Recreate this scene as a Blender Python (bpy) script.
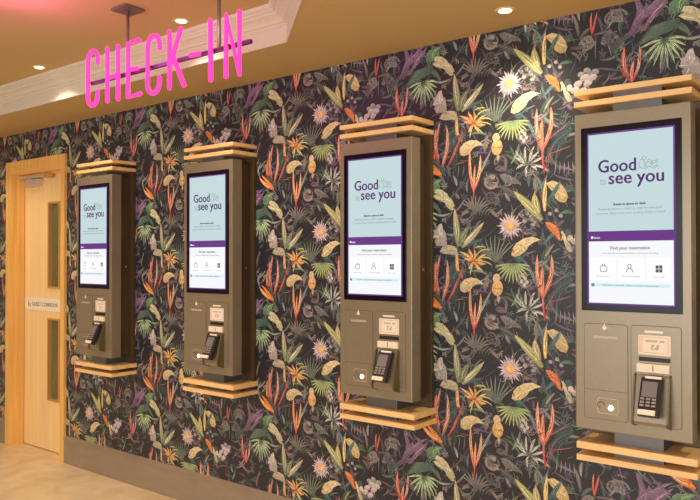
import bpy, bmesh, math, random
from mathutils import Vector, Matrix

for o in list(bpy.data.objects):
    bpy.data.objects.remove(o)
S = bpy.context.scene
C = S.collection

# ------------------------------------------------------------------ camera, world, exposure
YAW, PITCH, ROLL = 0.6698, 0.0115, -0.0008
cam = bpy.data.objects.new('camera', bpy.data.cameras.new('camera'))
C.objects.link(cam)
Fv = Vector((-math.sin(YAW) * math.cos(PITCH), math.cos(YAW) * math.cos(PITCH), math.sin(PITCH)))
Rv = Vector((math.cos(YAW), math.sin(YAW), 0))
Uv = Rv.cross(Fv)
R2 = math.cos(ROLL) * Rv + math.sin(ROLL) * Uv
U2 = -math.sin(ROLL) * Rv + math.cos(ROLL) * Uv
M4 = Matrix((R2, U2, -Fv)).transposed().to_4x4()
M4.translation = Vector((0, -2.6716, 1.3866))
cam.matrix_world = M4
cam.data.sensor_width = 36
cam.data.lens = 723.3 / 700 * 36
cam.data.clip_start = 0.05
S.camera = cam
S.view_settings.view_transform = 'Standard'
S.view_settings.look = 'None'
S.view_settings.gamma = 1
S.view_settings.use_curve_mapping = False
S.view_settings.exposure = 0.30

world = bpy.data.worlds.new('world')
S.world = world
world.use_nodes = True
world.node_tree.nodes['Background'].inputs[0].default_value = (1.0, 0.9, 0.78, 1)
world.node_tree.nodes['Background'].inputs[1].default_value = 0.4

WARM = (1.0, 0.86, 0.64)


def area(name, loc, rot, sx, sy, power, col, spread=math.pi, shape='RECTANGLE'):
    d = bpy.data.lights.new(name, 'AREA')
    d.shape = shape
    d.size = sx
    if shape in ('RECTANGLE', 'ELLIPSE'):
        d.size_y = sy
    d.energy = power
    d.color = col
    d.spread = spread
    o = bpy.data.objects.new(name, d)
    o.location = loc
    o.rotation_euler = rot
    C.objects.link(o)
    return o


# broad fill lamp added behind the camera for frontal light
area('front_fill', (-0.5, -6.35, 1.35), (math.radians(90), 0, 0), 5.6, 2.1, 155, (0.95, 0.98, 1.0))
area('side_fill', (2.85, -3.0, 1.4), (math.radians(90), 0, math.radians(90)), 4.2, 1.9, 18, (0.97, 0.97, 0.98))  # weaker fill lamp added at the right, in front of a solid wall


# ------------------------------------------------------------------ materials
def lin(c):
    out = []
    for v in c[:3]:
        v /= 255.0
        out.append(v / 12.92 if v <= 0.04045 else ((v + 0.055) / 1.055) ** 2.4)
    return out


def mat(name, col, rough=0.6, metal=0.0, spec=0.5, emit=None, estr=0.0, noise=0.0, nscale=(8, 8, 8), bump=0.0, coat=0.0):
    m = bpy.data.materials.new(name)
    m.use_nodes = True
    nt = m.node_tree
    b = nt.nodes['Principled BSDF']
    c = lin(col)
    b.inputs['Base Color'].default_value = (*c, 1)
    b.inputs['Roughness'].default_value = rough
    b.inputs['Metallic'].default_value = metal
    b.inputs['Specular IOR Level'].default_value = spec
    b.inputs['Coat Weight'].default_value = coat
    if emit:
        b.inputs['Emission Color'].default_value = (*emit, 1)
        b.inputs['Emission Strength'].default_value = estr
    if noise > 0 or bump > 0:
        tc = nt.nodes.new('ShaderNodeTexCoord')
        mp = nt.nodes.new('ShaderNodeMapping')
        mp.inputs['Scale'].default_value = nscale
        nz = nt.nodes.new('ShaderNodeTexNoise')
        nz.inputs['Scale'].default_value = 1.0
        nz.inputs['Detail'].default_value = 5
        nt.links.new(tc.outputs['Object'], mp.inputs[0])
        nt.links.new(mp.outputs[0], nz.inputs['Vector'])
        if noise > 0:
            r = nt.nodes.new('ShaderNodeValToRGB')
            r.color_ramp.elements[0].position = 0.3
            r.color_ramp.elements[1].position = 0.7
            r.color_ramp.elements[0].color = (*[v * (1 - noise) for v in c], 1)
            r.color_ramp.elements[1].color = (*[min(1, v * (1 + noise)) for v in c], 1)
            nt.links.new(nz.outputs[0], r.inputs[0])
            nt.links.new(r.outputs[0], b.inputs['Base Color'])
        if bump > 0:
            bp = nt.nodes.new('ShaderNodeBump')
            bp.inputs['Strength'].default_value = bump
            bp.inputs['Distance'].default_value = 0.004
            nt.links.new(nz.outputs[0], bp.inputs['Height'])
            nt.links.new(bp.outputs[0], b.inputs['Normal'])
    return m


EM = 1.08 * 2 ** -0.30          # self-lit surfaces are metered against the exposure above


def emis(name, col, strength):
    m = bpy.data.materials.new(name)
    m.use_nodes = True
    nt = m.node_tree
    b = nt.nodes['Principled BSDF']
    b.inputs['Base Color'].default_value = (0.02, 0.02, 0.02, 1)
    b.inputs['Roughness'].default_value = 0.7
    b.inputs['Specular IOR Level'].default_value = 0.05
    b.inputs['Emission Color'].default_value = (*lin(col), 1)
    b.inputs['Emission Strength'].default_value = strength * EM
    return m


M = {}
M['ceiling'] = mat('ceiling_paint', (198, 170, 116), 0.85, noise=0.02, nscale=(2, 2, 2))
M['cornice'] = mat('cornice_paint', (208, 203, 186), 0.6)
M['cream'] = mat('wall_paint', (222, 200, 168), 0.8, noise=0.02)
M['base'] = mat('skirting_paint', (146, 130, 110), 0.26, noise=0.05, nscale=(6, 2, 30))
M['door'] = mat('maple_veneer', (246, 212, 150), 0.42, noise=0.07, nscale=(22, 22, 1.2))
M['frame'] = mat('oak_frame', (236, 186, 104), 0.42, noise=0.12, nscale=(40, 40, 2))
M['board'] = mat('pine_board', (240, 200, 138), 0.42, noise=0.10, nscale=(3, 30, 60))
M['bead'] = mat('glazing_bead', (196, 148, 84), 0.45)
M['kiosk'] = mat('taupe_powdercoat', (140, 130, 110), 0.34, metal=0.35, noise=0.03, nscale=(60, 60, 60))
M['kiosk_back'] = mat('dark_taupe_metal', (88, 72, 50), 0.4, metal=0.35)
M['seam'] = mat('seam_shadow_gap', (92, 80, 64), 0.6)
M['duct'] = mat('grey_steel_duct', (104, 104, 106), 0.35, metal=0.5)
M['dark'] = mat('black_rubber', (22, 20, 22), 0.5)
M['bezel'] = mat('black_glass', (20, 13, 28), 0.2, spec=0.18)
M['cream_label'] = mat('cream_card', (238, 224, 206), 0.5)
M['grey_ink'] = mat('grey_ink', (188, 172, 160), 0.7)
M['red_ink'] = mat('pink_ink', (206, 140, 128), 0.7)
M['white_ink'] = mat('white_print', (236, 228, 214), 0.5)
M['pill'] = mat('pale_metal_pill', (184, 168, 146), 0.3)
M['olive'] = mat('olive_shroud', (100, 90, 54), 0.35, metal=0.3)
M['term'] = mat('terminal_plastic', (44, 40, 44), 0.35)
M['term_grey'] = mat('terminal_grey_plastic', (120, 116, 118), 0.3)
M['term_key'] = mat('terminal_keys', (150, 140, 138), 0.4)
M['chrome'] = mat('brushed_chrome', (200, 196, 190), 0.25, metal=0.9)
M['closer'] = mat('silver_paint', (214, 200, 184), 0.35, metal=0.4)
M['sign'] = mat('sign_plate', (244, 232, 212), 0.4)
M['sign_ink'] = mat('sign_lettering', (128, 118, 112), 0.5)
M['scr_top'] = emis('screen_pale_teal', (188, 210, 212), 1.0)
M['scr_low'] = emis('screen_white', (236, 238, 242), 1.0)
M['scr_card'] = emis('screen_card_white', (250, 250, 254), 1.0)
M['scr_purple'] = emis('screen_purple', (98, 46, 128), 1.0)
M['scr_edge'] = emis('screen_violet_edge', (112, 62, 150), 0.8)
M['scr_ink'] = emis('screen_purple_ink', (80, 36, 104), 1.0)
M['scr_grey'] = emis('screen_grey_ink', (130, 146, 150), 1.0)
M['scr_dark'] = emis('screen_dark_ink', (84, 84, 96), 1.0)
M['scr_line'] = emis('screen_outline_grey', (150, 168, 172), 1.0)
M['scr_teal'] = emis('screen_teal', (70, 140, 156), 1.0)
M['scr_bar'] = emis('screen_pale_blue', (204, 228, 232), 1.0)
M['lens'] = emis('downlight_lens', (255, 226, 176), 9.0)
M['trimring'] = mat('downlight_trim', (226, 196, 150), 0.4)
M['neon'] = emis('pink_neon', (255, 42, 120), 3.0)
M['neonbar'] = mat('sign_bar', (96, 60, 120), 0.3, metal=0.3)
M['rod'] = mat('steel_rod', (150, 130, 132), 0.3, metal=0.7)


def floor_mat():
    m = bpy.data.materials.new('beige_floor_tile')
    m.use_nodes = True
    nt = m.node_tree
    b = nt.nodes['Principled BSDF']
    tc = nt.nodes.new('ShaderNodeTexCoord')
    n1 = nt.nodes.new('ShaderNodeTexNoise')
    n1.inputs['Scale'].default_value = 4.5
    n1.inputs['Detail'].default_value = 6
    n1.inputs['Distortion'].default_value = 1.2
    r = nt.nodes.new('ShaderNodeValToRGB')
    r.color_ramp.elements[0].position = 0.32
    r.color_ramp.elements[1].position = 0.68
    r.color_ramp.elements[0].color = (*lin((214, 188, 148)), 1)
    r.color_ramp.elements[1].color = (*lin((238, 216, 180)), 1)
    nt.links.new(tc.outputs['Object'], n1.inputs['Vector'])
    nt.links.new(n1.outputs[0], r.inputs[0])
    nt.links.new(r.outputs[0], b.inputs['Base Color'])
    b.inputs['Roughness'].default_value = 0.38
    return m


M['floor'] = floor_mat()


def wallpaper_mat():
    m = bpy.data.materials.new('jungle_wallpaper')
    m.use_nodes = True
    nt = m.node_tree
    b = nt.nodes['Principled BSDF']
    at = nt.nodes.new('ShaderNodeAttribute')
    at.attribute_name = 'Col'
    tc = nt.nodes.new('ShaderNodeTexCoord')
    nz = nt.nodes.new('ShaderNodeTexNoise')
    nz.inputs['Scale'].default_value = 130
    nz.inputs['Detail'].default_value = 3
    mr = nt.nodes.new('ShaderNodeMapRange')
    mr.inputs[1].default_value = 0.3
    mr.inputs[2].default_value = 0.7
    mr.inputs[3].default_value = 0.74
    mr.inputs[4].default_value = 1.25
    vm = nt.nodes.new('ShaderNodeVectorMath')
    vm.operation = 'SCALE'
    nt.links.new(tc.outputs['Object'], nz.inputs['Vector'])
    nt.links.new(nz.outputs[0], mr.inputs[0])
    nt.links.new(at.outputs['Color'], vm.inputs[0])
    nt.links.new(mr.outputs[0], vm.inputs['Scale'])
    nt.links.new(vm.outputs[0], b.inputs['Base Color'])
    b.inputs['Roughness'].default_value = 0.36
    b.inputs['Specular IOR Level'].default_value = 0.42
    return m


M['paper'] = wallpaper_mat()


def glass_mat():
    m = bpy.data.materials.new('door_glass')
    m.use_nodes = True
    nt = m.node_tree
    b = nt.nodes['Principled BSDF']
    b.inputs['Base Color'].default_value = (0.55, 0.55, 0.32, 1)
    b.inputs['Roughness'].default_value = 0.05
    b.inputs['Transmission Weight'].default_value = 0.85
    b.inputs['IOR'].default_value = 1.05
    return m


M['glass'] = glass_mat()


# ------------------------------------------------------------------ helpers
def obj(name, bm, m, parent=None, off=(0, 0, 0)):
    me = bpy.data.meshes.new(name)
    if off != (0, 0, 0):
        bmesh.ops.translate(bm, verts=bm.verts, vec=Vector(off))
    bm.to_mesh(me)
    bm.free()
    for mm in (m if isinstance(m, (list, tuple)) else [m]):
        me.materials.append(mm)
    o = bpy.data.objects.new(name, me)
    C.objects.link(o)
    if parent:
        o.parent = parent
    return o


def bx(bm, x0, x1, y0, y1, z0, z1, bev=0.0, mi=0):
    v = [bm.verts.new((x, y, z)) for x in (x0, x1) for y in (y0, y1) for z in (z0, z1)]
    fs = [(0, 1, 3, 2), (4, 6, 7, 5), (0, 4, 5, 1), (2, 3, 7, 6), (0, 2, 6, 4), (1, 5, 7, 3)]
    faces = [bm.faces.new([v[i] for i in f]) for f in fs]
    for f in faces:
        f.material_index = mi
    if bev > 0:
        es = list({e for f in faces for e in f.edges})
        bmesh.ops.bevel(bm, geom=es, offset=bev, segments=2, affect='EDGES', profile=0.7)
    return bm


def box(x0, x1, y0, y1, z0, z1, bev=0.0):
    return bx(bmesh.new(), x0, x1, y0, y1, z0, z1, bev)


def prism(bm, pts, a0, a1, axis='y'):
    """polygon of 2-D points extruded along an axis"""
    def P(p, a):
        if axis == 'y':
            return (p[0], a, p[1])
        if axis == 'x':
            return (a, p[0], p[1])
        return (p[0], p[1], a)
    A = [bm.verts.new(P(p, a0)) for p in pts]
    B = [bm.verts.new(P(p, a1)) for p in pts]
    n = len(pts)
    bm.faces.new(A)
    bm.faces.new(B[::-1])
    for i in range(n):
        bm.faces.new([A[i], B[i], B[(i + 1) % n], A[(i + 1) % n]])
    bmesh.ops.recalc_face_normals(bm, faces=bm.faces)
    return bm


def tube(bm, pts, r, seg=8, closed=False):
    pts = [Vector(p) for p in pts]
    n = len(pts)
    rings = []
    up = Vector((0, 1, 0))
    for i, p in enumerate(pts):
        if closed:
            t = pts[(i + 1) % n] - pts[i - 1]
        else:
            t = pts[min(i + 1, n - 1)] - pts[max(i - 1, 0)]
        t.normalize()
        a = up if abs(t.dot(up)) < 0.95 else Vector((1, 0, 0))
        s = t.cross(a).normalized()
        u = s.cross(t)
        rings.append([bm.verts.new(p + r * (math.cos(k * 2 * math.pi / seg) * s + math.sin(k * 2 * math.pi / seg) * u)) for k in range(seg)])
    m = n if closed else n - 1
    for i in range(m):
        a, b = rings[i], rings[(i + 1) % n]
        for k in range(seg):
            f = bm.faces.new([a[k], a[(k + 1) % seg], b[(k + 1) % seg], b[k]])
            f.smooth = True
    if not closed:
        for idx, sgn in ((0, -1), (-1, 1)):
            ring = rings[idx]
            p = pts[idx]
            q = pts[1] if idx == 0 else pts[-2]
            d = (p - q).normalized() * r * 0.7
            tip = bm.verts.new(p + d)
            for k in range(seg):
                f = bm.faces.new([ring[k], ring[(k + 1) % seg], tip])
                f.smooth = True
    bmesh.ops.recalc_face_normals(bm, faces=bm.faces)
    return bm


def disc(bm, c, r, y0, y1, seg=24, axis='y'):
    if axis == 'y':
        return prism(bm, [(c[0] + r * math.cos(k * 2 * math.pi / seg), c[1] + r * math.sin(k * 2 * math.pi / seg)) for k in range(seg)], y0, y1, 'y')
    return prism(bm, [(c[0] + r * math.cos(k * 2 * math.pi / seg), c[1] + r * math.sin(k * 2 * math.pi / seg)) for k in range(seg)], y0, y1, axis)


def roundrect(x0, x1, z0, z1, r, n=4):
    out = []
    for cx, cz, a in ((x1 - r, z1 - r, 0), (x0 + r, z1 - r, 90), (x0 + r, z0 + r, 180), (x1 - r, z0 + r, 270)):
        for k in range(n + 1):
            t = math.radians(a + 90 * k / n)
            out.append((cx + r * math.cos(t), cz + r * math.sin(t)))
    return out


def ring(bm, outer, inner, y0, y1):
    n = len(outer)
    def mk(pts, y):
        return [bm.verts.new((p[0], y, p[1])) for p in pts]
    oa, ob, ia, ib = mk(outer, y0), mk(outer, y1), mk(inner, y0), mk(inner, y1)
    for i in range(n):
        j = (i + 1) % n
        bm.faces.new([oa[i], oa[j], ia[j], ia[i]])
        bm.faces.new([ob[i], ib[i], ib[j], ob[j]])
        bm.faces.new([oa[i], ob[i], ob[j], oa[j]])
        bm.faces.new([ia[i], ia[j], ib[j], ib[i]])
    bmesh.ops.recalc_face_normals(bm, faces=bm.faces)
    return bm


def text_bm(body, x0, x1, z0, z1, y, bold=0.0, depth=0.0006, fat=0.0):
    """lettering stretched to the box, facing -Y"""
    cu = bpy.data.curves.new('lettering', 'FONT')
    cu.body = body
    cu.size = 1.0
    cu.offset = bold
    cu.resolution_u = 3
    t = bpy.data.objects.new('lettering', cu)
    C.objects.link(t)
    dg = bpy.context.evaluated_depsgraph_get()
    dg.update()
    me = bpy.data.meshes.new_from_object(t.evaluated_get(dg))
    bm = bmesh.new()
    bm.from_mesh(me)
    bpy.data.objects.remove(t)
    bpy.data.curves.remove(cu)
    bpy.data.meshes.remove(me)
    xs = [v.co.x for v in bm.verts]
    ys = [v.co.y for v in bm.verts]
    ax, bxx, ay, by = min(xs), max(xs), min(ys), max(ys)
    for v in bm.verts:
        v.co = Vector((x0 + (v.co.x - ax) / (bxx - ax) * (x1 - x0), y, z0 + (v.co.y - ay) / (by - ay) * (z1 - z0)))
    if fat:
        base = bm.copy()
        for k, (sx, sz) in enumerate(((-fat, 0), (0, fat * .6), (0, -fat * .6), (fat, 0))):
            tmp = bpy.data.meshes.new('t')
            b2 = base.copy()
            bmesh.ops.translate(b2, verts=b2.verts, vec=(sx, -0.00003 * (k + 1), sz))
            b2.to_mesh(tmp)
            b2.free()
            bm.from_mesh(tmp)
            bpy.data.meshes.remove(tmp)
        base.free()
    g = bmesh.ops.extrude_face_region(bm, geom=list(bm.faces))
    bmesh.ops.translate(bm, verts=[e for e in g['geom'] if isinstance(e, bmesh.types.BMVert)], vec=(0, -depth, 0))
    bmesh.ops.recalc_face_normals(bm, faces=bm.faces)
    return bm


def tag(o, label=None, cat=None, group=None, kind=None):
    if label:
        o['label'] = label
    if cat:
        o['category'] = cat
    if group:
        o['group'] = group
    if kind:
        o['kind'] = kind
    return o


def empty(name, loc):
    o = bpy.data.objects.new(name, None)
    o.location = loc
    o.empty_display_size = 0.1
    C.objects.link(o)
    return o


def copy_tree(o, parent=None):
    c = o.copy()
    C.objects.link(c)
    if parent:
        c.parent = parent
    for ch in [k for k in C.objects if k.parent == o]:
        copy_tree(ch, c)
    return c


# ------------------------------------------------------------------ room shell
XL, XR, YF = -6.9, 3.0, -6.5          # left wall, right wall, front wall (behind the camera)
H = 2.312                             # soffit height
H2 = 2.462                            # raised tray ceiling
DL, DR = -5.350, -4.618               # door opening
fl = obj('floor', box(XL, XR, YF, 1.6, -0.1, 0.0), M['floor'])
tag(fl, 'beige mottled tiled floor of the lobby', 'floor', kind='structure')

# soffit with the tray opening
tray = [(-6.3, -0.42), (-2.122, -0.42), (-1.45, -1.00), (-1.45, -3.0), (-2.0, -3.55), (-6.3, -3.55)]


def offset_poly(poly, d):
    n = len(poly)
    out = []
    cx = sum(p[0] for p in poly) / n
    cy = sum(p[1] for p in poly) / n
    for i in range(n):
        p0, p1, p2 = Vector(poly[i - 1]), Vector(poly[i]), Vector(poly[(i + 1) % n])
        def nrm(a, b):
            t = (b - a).normalized()
            q = Vector((-t.y, t.x))
            if q.dot(Vector((cx, cy)) - a) < 0:
                q = -q
            return q
        n1, n2 = nrm(p0, p1), nrm(p1, p2)
        m = (n1 + n2)
        m = m / m.dot(n1) if m.length > 1e-6 else n1
        out.append((p1.x + m.x * d, p1.y + m.y * d))
    return out


bm = bmesh.new()
outer = [(XL, 0.16), (XR, 0.16), (XR, YF), (XL, YF)]
vo = [bm.verts.new((x, y, H)) for x, y in outer]
vi = [bm.verts.new((x, y, H)) for x, y in tray]
es = [bm.edges.new((vo[i], vo[(i + 1) % 4])) for i in range(4)] + [bm.edges.new((vi[i], vi[(i + 1) % len(vi)])) for i in range(len(vi))]
bmesh.ops.triangle_fill(bm, edges=es, use_beauty=True)
# remove any triangles inside the tray
cxt = Vector((-4.0, -2.0))
def inside(p, poly):
    c = False
    for i in range(len(poly)):
        x1, y1 = poly[i]
        x2, y2 = poly[i - 1]
        if (y1 > p.y) != (y2 > p.y) and p.x < (x2 - x1) * (p.y - y1) / (y2 - y1) + x1:
            c = not c
    return c
kill = [f for f in bm.faces if inside(f.calc_center_median(), tray)]
bmesh.ops.delete(bm, geom=kill, context='FACES_ONLY')
top = [bm.verts.new((x, y, H2)) for x, y in tray]
for i in range(len(vi)):
    j = (i + 1) % len(vi)
    bm.faces.new([vi[i], vi[j], top[j], top[i]])
bm.faces.new(top)
# back of the slab
lid = [bm.verts.new((x, y, H2 + 0.12)) for x, y in outer]
bm.faces.new(lid)
for i in range(4):
    j = (i + 1) % 4
    bm.faces.new([vo[i], vo[j], lid[j], lid[i]])
tag(obj('ceiling', bm, M['ceiling']), 'warm tan painted ceiling with a raised tray', 'ceiling', kind='structure')

prof = [(0.0, -0.004), (-0.004, 0.0), (0.004, 0.0), (0.004, 0.070), (0.010, 0.074), (0.010, 0.082), (0.020, 0.086), (0.024, 0.094), (0.036, 0.104),
        (0.052, 0.113), (0.060, 0.122), (0.066, 0.122), (0.066, 0.130), (0.078, 0.136), (0.086, 0.149)]
prof = [(0.0, 0.0), (0.004, -0.003), (0.008, 0.0)] + prof[3:]
rings_ = [[(x, y, H + z) for x, y in offset_poly(tray, d)] for d, z in prof]
bm = bmesh.new()
vr = [[bm.verts.new(p) for p in r] for r in rings_]
for a, b in zip(vr, vr[1:]):
    for i in range(len(tray)):
        j = (i + 1) % len(tray)
        bm.faces.new([a[i], a[j], b[j], b[i]])
bmesh.ops.recalc_face_normals(bm, faces=bm.faces)
tag(obj('trim_1', bm, M['cornice']), 'pale moulded cornice lining the raised tray ceiling', 'cornice', kind='structure')

# other walls, outside the photograph but part of the room
bm = bmesh.new()
bx(bm, XL, XR, YF - 0.1, YF, 0, 0.3)
bx(bm, XL, XR, YF - 0.1, YF, 2.45, H + 0.1)
bx(bm, XL, -4.8, YF - 0.1, YF, 0.3, 2.45)
bx(bm, 2.4, XR, YF - 0.1, YF, 0.3, 2.45)
tag(obj('wall_front', bm, M['cream']), 'cream wall with a wide opening behind the viewer', 'wall', kind='structure')
bm = bmesh.new()
bx(bm, XL - 0.1, XL, YF, 1.6, 0, H + 0.25)
tag(obj('wall_left', bm, M['cream']), 'cream side wall beyond the door', 'wall', kind='structure')
bm = bmesh.new()
bx(bm, XR, XR + 0.1, YF, 0.15, 0, H + 0.25)
tag(obj('wall_right', bm, M['cream']), 'cream side wall on the right of the lobby', 'wall', kind='structure')
# little corridor behind the door
bm = bmesh.new()
bx(bm, XL, -4.0, 1.5, 1.6, 0, H)
bx(bm, -4.1, -4.0, 0.15, 1.5, 0, H)
tag(obj('wall_corridor', bm, M['cream']), 'cream corridor wall seen through the door glass', 'wall', kind='structure')

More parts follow.
